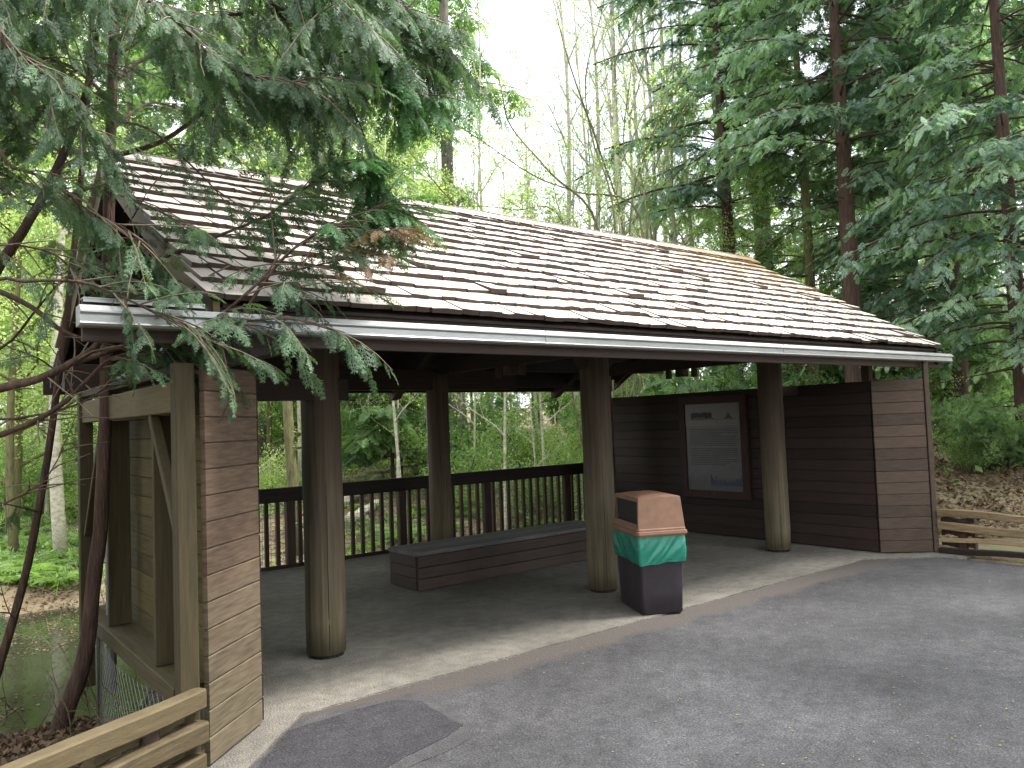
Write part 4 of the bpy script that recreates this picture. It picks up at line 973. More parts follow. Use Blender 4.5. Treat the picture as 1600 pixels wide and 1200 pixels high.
# vine maple: long arching stems that rise behind the ridge
vx, vy = at(945, 15); vo = np.array([vx, vy, hz(vx, vy)]); VM = empty('vine_maple', tuple(vo)); tag(VM, 'vine maple with long thin arching stems over the middle of the ridge', 'tree')
mb = MB(); vl = {k: [] for k in 'PST'}
def spl(pts, n=5):
    pts = [np.array(p, float) for p in pts]; out = []
    for i in range(len(pts)-1):
        p0, p1, p2, p3 = pts[max(i-1, 0)], pts[i], pts[i+1], pts[min(i+2, len(pts)-1)]
        for k in range(n):
            t = k/n; out.append(.5*((2*p1)+(-p0+p2)*t+(2*p0-5*p1+4*p2-p3)*t*t+(-p0+3*p1-3*p2+p3)*t**3))
    out.append(pts[-1]); return out
for pts, r in [([(935, 360), (860, 270), (800, 200), (785, 150), (775, 90)], .026), ([(1000, 340), (900, 300), (830, 272), (730, 205), (690, 190)], .022), ([(880, 350), (800, 328), (740, 322), (680, 326), (640, 335)], .014),
               ([(975, 370), (935, 230), (890, 100), (865, 0), (850, -80)], .024), ([(985, 340), (1012, 230), (1050, 150), (1085, 90)], .020), ([(900, 370), (820, 380), (725, 330), (660, 262), (600, 180), (575, 150)], .018),
               ([(960, 340), (925, 215), (915, 120), (940, 20), (950, -60)], .022), ([(1010, 330), (975, 240), (985, 120), (1000, 20)], .018), ([(930, 350), (990, 300), (1040, 220), (1075, 160)], .014)]:
    q = spl([vo+[0, 0, -.1], vo+(W(pts[0][0], 560, 15)-vo)*.8]+[W(a, b, 15+random.uniform(-.6, .6)) for a, b in pts])
    mb.tube(q, np.linspace(r*1.3, r*.3, len(q)), 5, rough=.06)
    for k in range(16):
        i = random.randrange(len(q)//3, len(q)-1); p = q[i]; d = np.array([random.gauss(0, .7), random.gauss(0, .5), random.uniform(.1, 1)]); l = random.uniform(.3, 1.0)
        e_ = p+d*l; mb.tube([p, (p+e_)/2+[0, 0, .05], e_], [.007, .005, .002], 3, cap=False)
        for _ in range(5): vl['P'].append(p+(e_-p)*random.uniform(.4, 1.05)+rng.normal(0, .06, 3)); vl['S'].append(random.uniform(.08, .18)); vl['T'].append(random.random())
mb.v = [(a-vo[0], b-vo[1], c-vo[2]) for a, b, c in mb.v]; mb.build('stems', M['bark_moss'], VM)
n = len(vl['P']); V, Q, t = instance(LEAVES, vl['P'], rdir(n), rdir(n, .8), vl['S'], vl['T']); np_obj('foliage', V-vo, Q, M['leaf'], VM, t)
# ---- boulders, logs, pole, chain link
def boulder(px, d, r, label, seed, group=None):
    x, y = at(px, d); rnd = np.random.default_rng(seed); mb = MB(); n, m = 14, 20; vs = []
    for i in range(n+1):
        th = math.pi*i/n
        for j in range(m):
            ph_ = 2*math.pi*j/m; rr = r*(1+.12*math.sin(3*ph_+seed)*math.sin(2*th)+.10*math.sin(5*ph_+th*3+seed)*math.sin(th)+rnd.normal(0, .012)); vs.append((rr*math.sin(th)*math.cos(ph_)*1.25, rr*math.sin(th)*math.sin(ph_), rr*math.cos(th)*.72))
    mb.add(vs, [(i*m+j, (i+1)*m+j, (i+1)*m+(j+1) % m, i*m+(j+1) % m) for i in range(n) for j in range(m)]); o = mb.build('boulder', M['mossy'], None, True)
    put(o, x, y, sc=1, label=label, cat='boulder', group=group, dz=r*.3); return o
boulder(430, 19, .42, 'large mossy boulder seen beside the mossy trunk', 3)
boulder(404, 18, .20, 'small mossy stone beside the large mossy boulder', 5)
boulder(655, 21, .28, 'mossy boulder beside the felled logs', 8)
def log(px1, d1, px2, d2, r, label, mat, z=.0):
    a = at(px1, d1); b = at(px2, d2); A = np.array([a[0], a[1], hz(*a)+r+z]); B = np.array([b[0], b[1], hz(*b)+r+z]); n = 9
    pts = [A+(B-A)*i/n+np.array([0, 0, .03*math.sin(i*1.7)]) for i in range(n+1)]
    mb = MB(); mb.v = []; mb.tube([p-A for p in pts], [r*(1-.03*i)*random.uniform(.95, 1.05) for i in range(n+1)], 10); o = mb.build('log', mat, None, True); o.location = tuple(A); tag(o, label, 'log')
log(530, 18, 592, 21, .15, 'thick pale felled log nearest the young spruce', M['bark_pale'])
log(540, 17, 585, 18.2, .13, 'short mossy log stacked in front of the thick pale one', M['bark_pale'])
log(560, 20.5, 680, 22, .06, 'thin pole lying across the felled logs', M['bark_pale'], .25)
log(118, 22, 240, 27, .14, 'fallen grey trunk leaning behind the pond clearing', M['bark_pale'], .5)
x, y = at(668, 20); mb = MB(); mb.tube([(0, 0, -.3), (0, 0, 2.9)], .05, 10); mb.tube([(0, 0, 2.9), (0, 0, 2.94)], .065, 10)
for zz in (.6, 1.4, 2.2): mb.box((.0, -.06, zz), (.06, .04, .05))
o = mb.build('metal_pole', M['wire_pale'], None); o.location = (x, y, hz(x, y)); tag(o, 'tall pale metal pole standing beside the rear log post', 'pole')
def chain(pxa, da, pxb, db, h, label, cell=.11):
    a = at(pxa, da); b = at(pxb, db); za = hz(*a); root_ = empty('chain_link_fence', (a[0], a[1], za)); tag(root_, label, 'fence')
    d = np.array([b[0]-a[0], b[1]-a[1]]); L = np.linalg.norm(d); d /= L; mb = MB(); zb = hz(*b)-za; w = .0035
    def pt(s, z): return (d[0]*s, d[1]*s, z+zb*s/L)
    s = -h
    while s < L:
        for sg in (0, 1):
            s0, s1 = max(s, 0), min(s+h, L)
            if s1 <= s0: continue
            za_, zb_ = (s0-s, s1-s) if sg == 0 else (h-(s0-s), h-(s1-s)); p, q = np.array(pt(s0, za_)), np.array(pt(s1, zb_)); u = np.array([0, 0, w])
            mb.add([p-u, q-u, q+u, p+u], [(0, 1, 2, 3)])
        s += cell
    mb.build('wire_mesh', M['wire_pale'], root_)
    k = int(L/3)+1
    for i in range(k+1):
        q = MB(); p0, p1 = pt(L*i/k, -.2), pt(L*i/k, h+.05); q.tube([p0, p1], .03, 8); q.build('fence_post', M['wire_pale'], root_)
    q = MB(); q.tube([pt(0, h), pt(L, h)], .02, 6); q.build('top_rail', M['wire_pale'], root_)
chain(520, 27, 700, 31, 3.2, 'tall chain link fence behind the young spruce')
chain(60, 30, 330, 29, 3.0, 'tall chain link fence at the back of the pond clearing')
# short wire panel below the sill beam by the pond
wp_ = empty('wire_panel', (1.22, 4.5, .3)); tag(wp_, 'sagging wire panel hanging below the olive framed wall by the pond', 'wire panel')
mb = MB(); L = 2.3; h = 1.25; s = -h
while s < L:
    for sg in (0, 1):
        s0, s1 = max(s, 0), min(s+h, L)
        if s1 > s0:
            z0_, z1_ = (s0-s, s1-s) if sg == 0 else (h-(s0-s), h-(s1-s))
            mb.tube([(-.02-.10*math.sin(s0*1.5), s0, z0_-h), (-.02-.10*math.sin((s0+s1)*.75)-.03, (s0+s1)/2, (z0_+z1_)/2-h), (-.02-.10*math.sin(s1*1.5), s1, z1_-h)], .0017, 3, cap=False)
    s += .078
mb.build('wire_mesh', M['wire'], wp_)
mb = MB(); mb.tube([(0, 2.3, -1.3), (0, 2.3, .05)], .02, 8); mb.build('fence_post', M['wire'], wp_)

# ---- near trees at the pond corner: real trunks, limbs and hanging sprays
def spline(pts, n=5):
    pts = [np.array(p, float) for p in pts]; out = []
    for i in range(len(pts)-1):
        p0, p1, p2, p3 = pts[max(i-1, 0)], pts[i], pts[i+1], pts[min(i+2, len(pts)-1)]
        for k in range(n):
            t = k/n; out.append(.5*((2*p1)+(-p0+p2)*t+(2*p0-5*p1+4*p2-p3)*t*t+(-p0+3*p1-3*p2+p3)*t**3))
    out.append(pts[-1]); return out
NT = {'P': [], 'F': [], 'U': [], 'S': [], 'T': []}
def newset(): return {k: [] for k in 'PFUST'}
def twigs(mbt, pts, S_, t0=.3, n=12, L=(.3, .7), size=.2, droop=.5, clump=None, m=5, t1=1.0, sprd=.9):
    """side twigs along a limb, each carrying flat drooping sprays"""
    pts = np.array(pts); N_ = len(pts)
    for k in range(n):
        u = t0+(t1-t0)*(k+random.random())/n; i = min(N_-2, int(u*(N_-1))); p = pts[i]+(pts[i+1]-pts[i])*(u*(N_-1)-i)
        tn = pts[i+1]-pts[i]; tn /= np.linalg.norm(tn)+1e-9
        d = tn*.7+np.array([random.gauss(0, 1), random.gauss(0, 1), random.gauss(-.1, .5)])*.6*sprd; d /= np.linalg.norm(d)
        l = random.uniform(*L); q = [p]
        for s in range(5):
            d = d+np.array([0, 0, -droop*.22])+np.array([random.gauss(0, .06) for _ in range(3)]); d /= np.linalg.norm(d); q.append(q[-1]+d*l/5)
        mbt.tube(q, [.0055, .0048, .004, .0032, .0025, .0015], 4, cap=False)
        c = min(1, max(0, random.gauss(.45, .2))) if clump is None else clump+random.gauss(0, .12)
        side = np.cross(d, [0, 0, 1.0]); side /= np.linalg.norm(side)+1e-9
        m_ = m if m < 3 else int(m*1.8)
        for s in range(m_):
            v = .15+.85*(s+random.random()*.6)/m_; j = min(4, int(v*5)); pp_ = q[j]+(q[j+1]-q[j])*(v*5-j); sg = 1 if s % 2 else -1
            fw = d*.8+side*sg*random.uniform(.3, .9)+np.array([0, 0, -random.uniform(.0, droop)]) if s < m_-1 else d
            S_['P'].append(pp_); S_['F'].append(fw); S_['U'].append(np.array([random.gauss(0, .35), random.gauss(0, .35), 1])); S_['S'].append(size*.72*random.uniform(.6, 1.35)); S_['T'].append(min(1, max(0, c+random.gauss(0, .1))))
def flush(S_, name, mat, parent, tpl=FINE):
    V, Q, t = instance(tpl, S_['P'], S_['F'], S_['U'], S_['S'], S_['T']); return np_obj(name, V-np.array(parent.location), Q, mat, parent, t)
def wl(lst): return [W(*p) for p in lst]
def shift(mb, o):
    mb.v = [(a-o[0], b-o[1], c-o[2]) for a, b, c in mb.v]; return mb
# trunk A (leaning dark trunk in front of the downpipe) with the limbs that fan over the roof
baseA = W(108, 1130, 5.5); TA = empty('cypress_tree', tuple(baseA)); tag(TA, 'leaning dark cypress trunk in front of the grey downpipe, limbs over the roof', 'tree')
mb = MB(); tA = spline(wl([(86, 1165, 5.5), (101, 1115, 5.5), (123, 1060, 5.5), (137, 1000, 5.5), (147, 900, 5.5), (157, 830, 5.5), (162, 720, 5.5), (166, 600, 5.55), (168, 470, 5.55), (170, 330, 5.6), (174, 180, 5.6), (180, 20, 5.6), (190, -220, 5.7), (200, -500, 5.8)]), 4)
mb.tube(tA, np.interp(np.linspace(0, 1, len(tA)), [0, .06, .2, .5, 1], [.095, .064, .054, .043, .030]), 14, rough=.05)
twA = MB(); SA = newset(); SB = newset(); SD = newset()
limbs = [
 # (pts px,py,depth), radius start, foliage start, n twigs, set, clump
 ([(172, 245, 5.6), (250, 222, 5.3), (330, 168, 5.1), (400, 130, 5.0), (500, 95, 4.9), (600, 60, 4.9)], .020, .35, 26, 'A'),
 ([(176, 240, 5.6), (110, 238, 5.4), (60, 222, 5.2), (15, 190, 5.1), (-60, 150, 5.0)], .017, .3, 12, 'A'),
 ([(174, 90, 5.6), (260, 40, 5.5), (380, 20, 5.4), (500, 15, 5.3), (620, 40, 5.3), (672, 90, 5.3)], .022, .2, 38, 'A'),
 ([(176, 30, 5.6), (290, -40, 5.2), (400, -30, 5.0), (520, 20, 4.9), (600, 90, 4.9), (655, 150, 4.95)], .022, .3, 34, 'B'),
 ([(176, 130, 5.6), (230, 90, 5.9), (330, 80, 6.2), (430, 110, 6.4), (520, 170, 6.5)], .018, .25, 30, 'A'),
 ([(180, -60, 5.7), (260, -130, 5.0), (360, -100, 4.6), (470, -40, 4.4), (560, 40, 4.4)], .020, .2, 30, 'A'),
 ([(180, -60, 5.7), (100, -120, 5.2), (20, -60, 5.0), (-60, 40, 4.9)], .018, .2, 24, 'A'),
 ([(176, 160, 5.6), (120, 110, 5.0), (60, 90, 4.6), (-20, 100, 4.3)], .016, .25, 22, 'A'),
 ([(176, 60, 5.6), (140, 0, 5.0), (60, -30, 4.6), (-40, 0, 4.3)], .016, .2, 22, 'A'),
 ([(176, 190, 5.6), (230, 200, 5.0), (290, 250, 4.7), (340, 300, 4.6)], .012, .3, 9, 'A'),
 ([(176, 280, 5.6), (120, 300, 5.0), (60, 320, 4.6), (10, 300, 4.5), (-50, 260, 4.4)], .014, .3, 12, 'A'),
 ([(176, 300, 5.6), (200, 310, 4.9), (250, 330, 4.5), (300, 360, 4.35)], .011, .25, 7, 'A'),
 ([(178, 10, 5.6), (230, -80, 6.2), (330, -120, 6.8), (470, -60, 7.2), (600, 20, 7.3)], .02, .2, 34, 'A'),
 ([(178, 70, 5.6), (250, 10, 6.0), (360, 60, 6.6), (450, 150, 6.8), (500, 230, 6.9)], .017, .3, 24, 'A'),
 ([(178, 0, 5.7), (240, 40, 5.0), (320, 90, 4.7), (400, 120, 4.6), (470, 130, 4.6)], .016, .2, 24, 'A'),
 ([(178, -120, 5.8), (300, -220, 5.2), (440, -170, 5.0), (560, -60, 5.0), (640, 20, 5.0), (690, 70, 5.1)], .020, .3, 30, 'A'),
 ([(176, 60, 5.6), (120, 40, 6.2), (60, 60, 6.6), (0, 110, 6.8)], .014, .2, 22, 'A'),
 ([(178, 200, 5.6), (240, 160, 6.3), (320, 190, 6.8), (400, 230, 7.0)], .013, .3, 14, 'A'),
 ([(500, 95, 4.9), (550, 170, 4.9), (575, 230, 4.9), (590, 300, 4.9)], .007, .0, 12, 'B'),
 ([(380, 20, 5.4), (440, 90, 5.3), (480, 170, 5.3), (495, 240, 5.3)], .007, .0, 12, 'A'),
 # limb that rises from the low sprays, over the roof, ending in the bright tuft
 ([(222, 470, 4.7), (248, 410, 4.7), (290, 388, 4.7), (350, 365, 4.7), (420, 335, 4.75), (480, 292, 4.8), (540, 250, 4.8)], .016, .45, 12, 'B'),
 ([(340, 560, 4.4), (372, 505, 4.4), (420, 430, 4.5), (470, 380, 4.6), (540, 345, 4.7), (600, 318, 4.75)], .014, .45, 16, 'B'),
 ([(100, 575, 4.4), (180, 545, 4.4), (250, 525, 4.4), (330, 500, 4.4), (400, 445, 4.4), (440, 395, 4.5)], .019, .42, 13, 'A'),
 ([(262, 520, 4.4), (330, 512, 4.35), (400, 500, 4.3), (470, 500, 4.3), (540, 520, 4.3)], .009, .15, 13, 'A'),
 ([(420, 430, 4.5), (470, 420, 4.5), (540, 405, 4.5), (610, 395, 4.5)], .007, .3, 7, 'D'),
 ([(470, 380, 4.6), (520, 390, 4.6), (580, 370, 4.6), (630, 352, 4.6)], .006, .5, 5, 'D'),
 ([(290, 388, 4.7), (350, 410, 4.6), (420, 440, 4.5), (480, 450, 4.5)], .008, .3, 9, 'A'),
]
for pts, r, t0, n, st in limbs:
    q = spline(wl(pts), 4); mb.tube(q, np.linspace(r, r*.25, len(q)), 7, rough=.08)
    if st == 'B':
        k = int(n*.6); twigs(twA, q, SA, t0, k, (.25, .55), .20, .6, t1=.8); twigs(twA, q, SB, .68, n, (.18, .42), .20, .45, m=8, clump=.6)
    elif st == 'D': twigs(twA, q, SD, t0, n, (.15, .35), .15, .5, m=5)
    else: twigs(twA, q, SA, t0, int(n*(1.5 if pts[-1][1] < 190 else .62)), (.25, .66), .19, .6, m=8 if pts[-1][1] < 190 else 6)
shift(mb, baseA).build('trunk', M['bark_red'], TA, True); shift(twA, baseA).build('twigs', M['twig'], TA)
flush(SA, 'foliage', M['cyp'], TA); flush(SB, 'foliage', M['cyp_b'], TA); o = flush(SD, 'foliage', M['cyp_dead'], TA); o['label'] = 'browned dying sprays'
# trunk B: thinner, leaning the same way
baseB = W(2, 1085, 5.4); TB = empty('cypress_tree', tuple(baseB)); tag(TB, 'thin leaning dark trunk over the pond with bare limbs', 'tree')
mb = MB(); q = spline(wl([(-25, 1110, 5.4), (-4, 1050, 5.4), (14, 990, 5.4), (34, 920, 5.4), (47, 865, 5.4), (61, 790, 5.4), (78, 690, 5.4), (90, 600, 5.4), (102, 520, 5.4), (112, 420, 5.4), (125, 300, 5.5), (140, 100, 5.6), (150, -100, 5.7)]), 4)
mb.tube(q, np.interp(np.linspace(0, 1, len(q)), [0, .4, 1], [.030, .025, .018]), 9, rough=.07); tw = MB(); S2 = newset()
for pts, r, n in [([(60, 800, 5.4), (30, 792, 5.2), (0, 786, 5.1), (-40, 780, 5)], .008, 2), ([(35, 930, 5.4), (22, 965, 5.3), (8, 940, 5.2), (-2, 900, 5.1)], .006, 2), ([(95, 585, 5.4), (60, 560, 5.2), (20, 545, 5), (-30, 520, 5)], .007, 4),
                  ([(110, 430, 5.4), (150, 400, 5.2), (200, 350, 5), (230, 300, 4.9)], .010, 6), ([(118, 350, 5.4), (70, 300, 5.1), (20, 280, 4.9), (-30, 250, 4.8)], .010, 12), ([(128, 250, 5.5), (80, 200, 5.2), (20, 170, 5), (-30, 120, 4.8)], .011, 14)]:
    qq = spline(wl(pts), 4); mb.tube(qq, np.linspace(r, r*.3, len(qq)), 5); twigs(tw, qq, S2, .3, n, (.2, .45), .17, .5, m=5)
shift(mb, baseB).build('trunk', M['bark_red'], TB, True); shift(tw, baseB).build('twigs', M['twig'], TB); flush(S2, 'foliage', M['cyp'], TB)
# tree C stands just outside the frame: its long limbs sweep in
baseC = W(-420, 1000, 4.6); baseC[2] = hz(baseC[0], baseC[1]); TC = empty('cypress_tree', tuple(baseC)); tag(TC, 'cypress whose long bare curving limbs sweep in low across the pond view', 'tree')
mb = MB(); tw = MB(); S3 = newset(); S3B = newset(); S3b = newset()
tC = [baseC+np.array([0, 0, -.2])]+[baseC+np.array([.05*math.sin(z), .04*math.cos(z), z]) for z in (.8, 1.8, 2.8, 3.8, 4.8, 6, 7.5, 9)]; mb.tube(tC, np.linspace(.15, .06, len(tC)), 12, rough=.04)
def cz(z): return tuple(baseC+np.array([.05*math.sin(z), .04*math.cos(z), z]))
for z_, pts, r, t0, n, st in [
    (1.6, [(-120, 640, 4.3), (0, 607, 4.2), (60, 592, 4.2), (110, 568, 4.2), (150, 540, 4.2), (185, 495, 4.25), (205, 462, 4.3), (235, 425, 4.3)], .030, .72, 12, 'A'),
    (1.3, [(-120, 720, 4.4), (0, 680, 4.3), (60, 655, 4.3), (105, 625, 4.3), (140, 590, 4.3), (175, 560, 4.3), (240, 545, 4.3)], .022, .72, 7, 'A'),
    (2.0, [(-120, 420, 4.5), (-10, 452, 4.4), (50, 480, 4.4), (90, 512, 4.4), (140, 532, 4.4), (200, 532, 4.4), (270, 538, 4.4), (330, 530, 4.4), (380, 560, 4.4)], .019, .62, 13, 'A'),
    (1.1, [(-100, 640, 4.7), (-10, 655, 4.6), (60, 648, 4.6), (130, 628, 4.6), (170, 600, 4.6)], .012, .8, 3, 'A'),
    (2.4, [(-100, 560, 4.9), (0, 545, 4.8), (60, 480, 4.7), (100, 440, 4.7), (150, 455, 4.7)], .012, .6, 5, 'A'),
    (2.6, [(-80, 500, 4.8), (0, 410, 4.7), (45, 345, 4.7), (95, 250, 4.8), (130, 160, 4.8), (150, 60, 4.9), (170, -60, 5)], .040, .45, 14, 'A'),
    (2.4, [(-60, 260, 4.2), (20, 262, 4.1), (80, 285, 4.1), (140, 330, 4.1), (200, 360, 4.1), (240, 400, 4.15)], .013, .35, 16, 'A'),
    (3.2, [(-60, 60, 4.1), (10, 70, 4.0), (60, 110, 4.0), (110, 160, 4.0), (140, 210, 4.05)], .015, .3, 18, 'A'),
    (3.6, [(-60, -60, 4.2), (60, -70, 4.2), (160, -40, 4.2), (260, 20, 4.2), (330, 90, 4.3)], .018, .3, 26, 'A'),
    (3.9, [(-60, -160, 4.6), (100, -160, 4.6), (260, -110, 4.7), (400, -20, 4.8), (470, 70, 4.9)], .02, .4, 26, 'A'),
    (2.2, [(-60, 460, 3.9), (40, 440, 3.9), (120, 440, 3.95), (170, 455, 4.0), (230, 482, 4.0), (300, 512, 4.05), (350, 545, 4.1)], .011, .5, 13, 'A'),
    (.9, [(-120, 850, 4.6), (-20, 800, 4.5), (40, 770, 4.5), (70, 750, 4.5), (100, 700, 4.5)], .009, .99, 1, 'A'),
    (1.8, [(-120, 370, 4.4), (-20, 380, 4.3), (40, 385, 4.3), (90, 400, 4.3), (120, 430, 4.3)], .010, .3, 7, 'A')]:
    q = spline([cz(z_)]+wl(pts), 4); mb.tube(q, np.linspace(r, r*.3, len(q)), 7, rough=.09); twigs(tw, q, S3, t0, int(n*(1.5 if pts[-1][1] < 300 else .95)), (.2, .5), .165, .5, m=6)
    # bare fine twiglets along the limb
    dum = newset(); twigs(tw, q, dum, .35, 10, (.15, .5), .1, .2, m=0+1)
shift(mb, baseC).build('trunk', M['bark_red'], TC, True); shift(tw, baseC).build('twigs', M['twig'], TC); flush(S3, 'foliage', M['cyp'], TC)

# bare undergrowth twigs between pond and fence
def bare(px, d, n, h, label, sd):
    random.seed(sd); x, y = at(px, d); o_ = np.array([x, y, hz(x, y)]); mb = MB()
    for i in range(n):
        p = np.array([random.gauss(0, .25), random.gauss(0, .25), 0]); dd = np.array([random.gauss(0, .5), random.gauss(0, .5), 1]); q = [p]
        for s in range(7): dd = dd+np.array([random.gauss(0, .22), random.gauss(0, .22), -.08]); dd /= np.linalg.norm(dd); q.append(q[-1]+dd*h*random.uniform(.6, 1.1)/7)
        mb.tube(q, np.linspace(.006, .0015, 8), 4, cap=False)
        for _ in range(3):
            a = random.choice(q[2:]); e_ = a+np.array([random.gauss(0, .2), random.gauss(0, .2), random.gauss(.05, .15)])*h; mb.tube([a, (a+e_)/2+[0, 0, .03], e_], [.003, .002, .001], 3, cap=False)
    o = mb.build('bare_shrub', M['twig']); o.location = tuple(o_); tag(o, label, 'shrub')
bare(255, 5.2, 9, .75, 'leafless twiggy shrub against the corner of the low fence', 5)
bare(60, 5.6, 16, .6, 'tangle of dead twigs at the foot of the thin leaning trunk', 6)
bare(20, 12, 14, 1.4, 'leafless shrub standing at the pond edge', 7)
bare(150, 14, 16, 1.6, 'leafless shrub on the pond bank beside the olive framed wall', 8)
bare(1530, 17, 16, 2.2, 'leafless shrub among the trunks on the bank', 9)
bare(1490, 14.5, 18, 1.6, 'leafless shrub just above the short fence beside the angled wall', 14)
bare(1590, 15.5, 20, 1.8, 'leafless shrub above the outer end of the short fence', 15)
bare(1555, 13.6, 12, .8, 'small leafless shrub low on the leafy bank', 16)
bare(800, 17, 18, 2.0, 'pale leafless shrub in the thicket beyond the bench', 10)
bare(540, 14, 12, 1.0, 'leafless shrub just beyond the railing by the log post', 12)
random.seed(77)

# ---- loose stuff: litter on road, forest litter, undergrowth
def scatter(name, pts, size, mat, tpl, up=True, zoff=.004, tl=(0, 1)):
    pts = np.array(pts); n = len(pts); a = rng.uniform(0, 6.28, n); Fw = np.stack([np.cos(a), np.sin(a), rng.normal(0, .12 if up else .7, n)], 1)
    U = np.stack([rng.normal(0, .15, n), rng.normal(0, .15, n), np.ones(n)], 1); pts[:, 2] += zoff
    V, Q, t = instance([tpl], pts, Fw, U, rng.uniform(.5, 1.5, n)*size, rng.uniform(*tl, n)); o = np_obj(name, V, Q, mat, None, t); tag(o, kind='stuff'); return o
one = np.array(kite((0, 0), 0, 1, .22, 0, .0)); oval = np.array(kite((0, 0), 0, 1, .38, 0, .1))
P = []
for i in range(4200):
    d = random.uniform(2.5, 12)**1.0; px = random.uniform(330, 1700); x, y = at(px, d)
    if y < 4.75 and x < 9.6:
        c = vnoise(x, y, 1.3, 9); 
        if random.random() < .35+1.3*c: P.append((x, y, -.010))
scatter('fallen_bud_scales', P, .016, M['chaff'], one, tl=(0, 1))
P = []
for i in range(900):
    x = random.uniform(1.5, 9.3); y = 4.78+abs(random.gauss(0, .35)); P.append((x, y, .001))
scatter('fallen_leaves', P, .015, M['chaff'], one)
def fl(n, x0, x1, d0, d1):
    P = []
    while len(P) < n:
        px, d = random.uniform(x0, x1), random.uniform(d0, d1); x, y = at(px, d)
        if (1.15 < x < 10.1 and 3.6 < y < 10) or (y < 4.6 and .6 < x < 9.9): continue
        z = hz(x, y)
        if z < -1.32: continue
        P.append((x, y, z))
    return P
scatter('leaf_litter', fl(16000, 1440, 1720, 10.3, 22)+fl(12000, 380, 980, 12, 26)+fl(8000, -80, 180, 14, 28)+[], .062, M['litter'], oval, up=False, zoff=.012)
scatter('bank_litter', fl(9000, -80, 330, 4.0, 8.7), .042, M['litter'], oval, up=False, zoff=.008)
P = []
while len(P) < 900:
    px, d = random.uniform(-60, 200), random.uniform(8.5, 16); x, y = at(px, d)
    if hz(x, y) < -1.33 and vnoise(x, y, 1.1, 4) > -.05: P.append((x, y, -1.298))
scatter('floating_leaves', P, .04, M['litter'], oval)
GR = spray_tpl(3, 0, ang=30, w=.03, blen=.6, droop=.3, seed=90)
def under(n, *a):
    P = [p for p in fl(n, *a) if vnoise(p[0], p[1], .8, 5) > .0]; return P
P = np.array(under(9000, 400, 980, 13, 30)+under(9000, -80, 180, 15, 32)+under(700, 1460, 1720, 13, 24)); n = len(P)
a = rng.uniform(0, 6.28, n); Fw = np.stack([np.cos(a)*.5, np.sin(a)*.5, np.ones(n)*.8], 1)
V, Q, t = instance([GR, leaf_tpl(5, .5, .3, 5)], P, Fw, rdir(n, .2), rng.uniform(.10, .32, n), rng.uniform(0, 1, n)); tag(np_obj('undergrowth', V, Q, M['leaf_s'], None, t), kind='stuff')
# twigs and sprays fallen on the shakes
S4 = newset()
for i in range(130):
    x = random.uniform(1.6, 10.2); y = random.uniform(4.5, 7.1); S4['P'].append(np.array([x, y, roofz(y)+.03])); a = random.uniform(0, 6.28); S4['F'].append(np.array([math.cos(a), math.sin(a)*cs, math.sin(a)*sn])); S4['U'].append(np.array([0, -sn, cs])); S4['S'].append(random.uniform(.05, .14)); S4['T'].append(random.random())
V, Q, t = instance(MIDS, S4['P'], S4['F'], S4['U'], S4['S'], S4['T']); tag(np_obj('fallen_needles', V, Q, M['cyp_dead'], None, t), kind='stuff')

# ------------------------------------------------------------------ light, sky, camera
EL, AZ = 57.0, -34.0                                   # sun towards the open road side: azimuth measured from +x
sd = np.array([math.cos(R_(EL))*math.cos(R_(AZ)), math.cos(R_(EL))*math.sin(R_(AZ)), math.sin(R_(EL))])
ld = bpy.data.lights.new('sun', 'SUN'); ld.energy = 3.0; ld.angle = R_(12); ld.color = (1, .965, .92)
lo = bpy.data.objects.new('sun', ld); COL.objects.link(lo)
from mathutils import Vector, Matrix
lo.rotation_euler = Vector(tuple(-sd)).to_track_quat('-Z', 'Y').to_euler(); lo.location = (0, 0, 30)
wd = bpy.data.worlds.new('World'); S.world = wd; wd.use_nodes = True; nt = wd.node_tree; nt.nodes.clear()
sk = nt.nodes.new('ShaderNodeTexSky'); sk.sky_type = 'NISHITA'; sk.sun_disc = False; sk.sun_elevation = R_(EL); sk.sun_rotation = R_(90-AZ); sk.air_density = 1.0; sk.dust_density = 4.0; sk.ozone_density = 1.0; sk.altitude = 50
bg = nt.nodes.new('ShaderNodeBackground'); bg.inputs[1].default_value = .15; wo = nt.nodes.new('ShaderNodeOutputWorld')
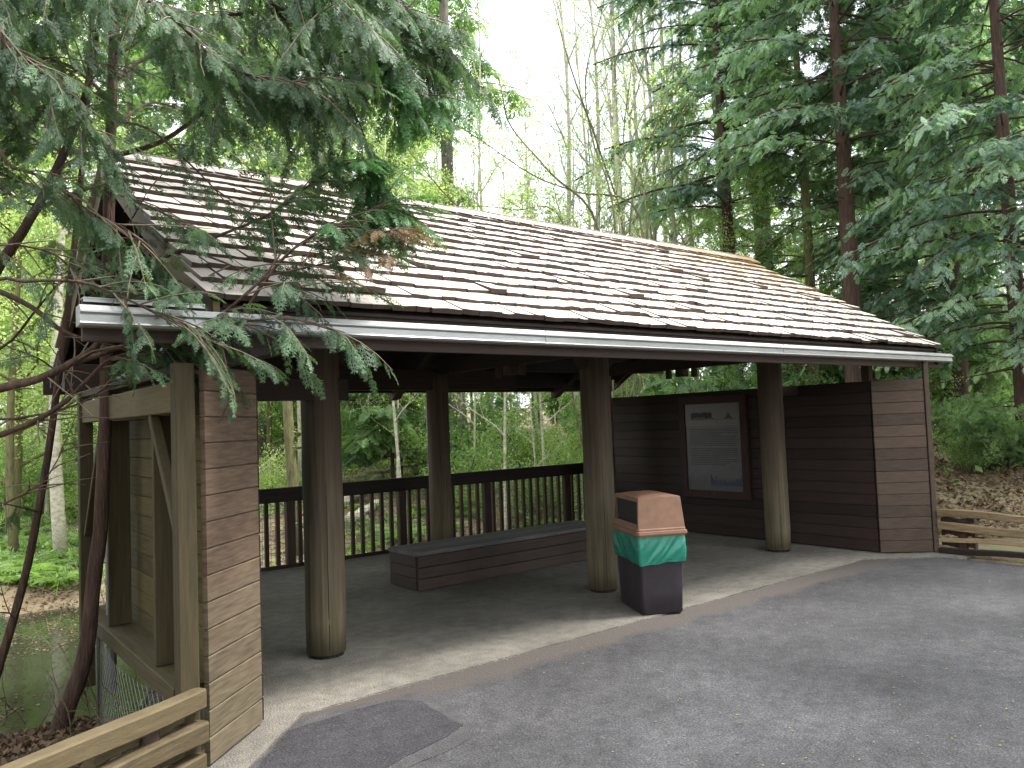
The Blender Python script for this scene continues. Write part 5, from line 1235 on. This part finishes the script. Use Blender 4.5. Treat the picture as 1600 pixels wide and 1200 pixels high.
# bright broken cloud over the sky
tcw = nt.nodes.new('ShaderNodeTexCoord'); nw = nt.nodes.new('ShaderNodeTexNoise'); nw.inputs['Scale'].default_value = 2.2; nw.inputs['Detail'].default_value = 7
nt.links.new(tcw.outputs['Generated'], nw.inputs['Vector']); rw = ramp(nt, [(.36, (.35, .35, .35)), (.56, (1, 1, 1))]); nt.links.new(nw.outputs['Fac'], rw.inputs[0])
mxw = nt.nodes.new('ShaderNodeMix'); mxw.data_type = 'RGBA'; mxw.inputs['B'].default_value = (9.0, 9.2, 9.6, 1)
nt.links.new(rw.outputs[0], mxw.inputs['Factor']); nt.links.new(sk.outputs[0], mxw.inputs['A']); nt.links.new(mxw.outputs['Result'], bg.inputs[0]); nt.links.new(bg.outputs[0], wo.inputs[0])
# HAZE: thin bright moisture in the air of the wood
HZ_D = 0.0
if HZ_D:
    hb_ = MB(); hb_.box((25, 30, 19.5), (200, 200, 51)); ho = None
    m_, nt_, out_ = newmat('pale air'); pv = nt_.nodes.new('ShaderNodeVolumePrincipled'); pv.inputs['Color'].default_value = (.93, .97, .92, 1); pv.inputs['Density'].default_value = HZ_D; pv.inputs['Anisotropy'].default_value = .2
    nt_.links.new(pv.outputs[0], out_.inputs['Volume']); ho = hb_.build('haze', m_); tag(ho, kind='stuff')
cam = bpy.data.cameras.new('camera'); cam.sensor_width = 36; cam.sensor_fit = 'HORIZONTAL'; cam.lens = F_PX/1600*36; cam.clip_end = 1000; cam.clip_start = .05
co = bpy.data.objects.new('camera', cam); COL.objects.link(co)
mw = Matrix.Identity(4)
for i in range(3):
    for j in range(3): mw[i][j] = float(CR[i, j])
    mw[i][3] = float(POS[i])
co.matrix_world = mw; S.camera = co
S.view_settings.view_transform = 'Standard'; S.view_settings.look = 'None'; S.view_settings.gamma = 1; S.view_settings.exposure = 1.5
S.cycles.max_bounces = 8; S.cycles.diffuse_bounces = 4; S.cycles.transmission_bounces = 5; S.cycles.use_denoising = True; S.cycles.caustics_reflective = False; S.cycles.caustics_refractive = False
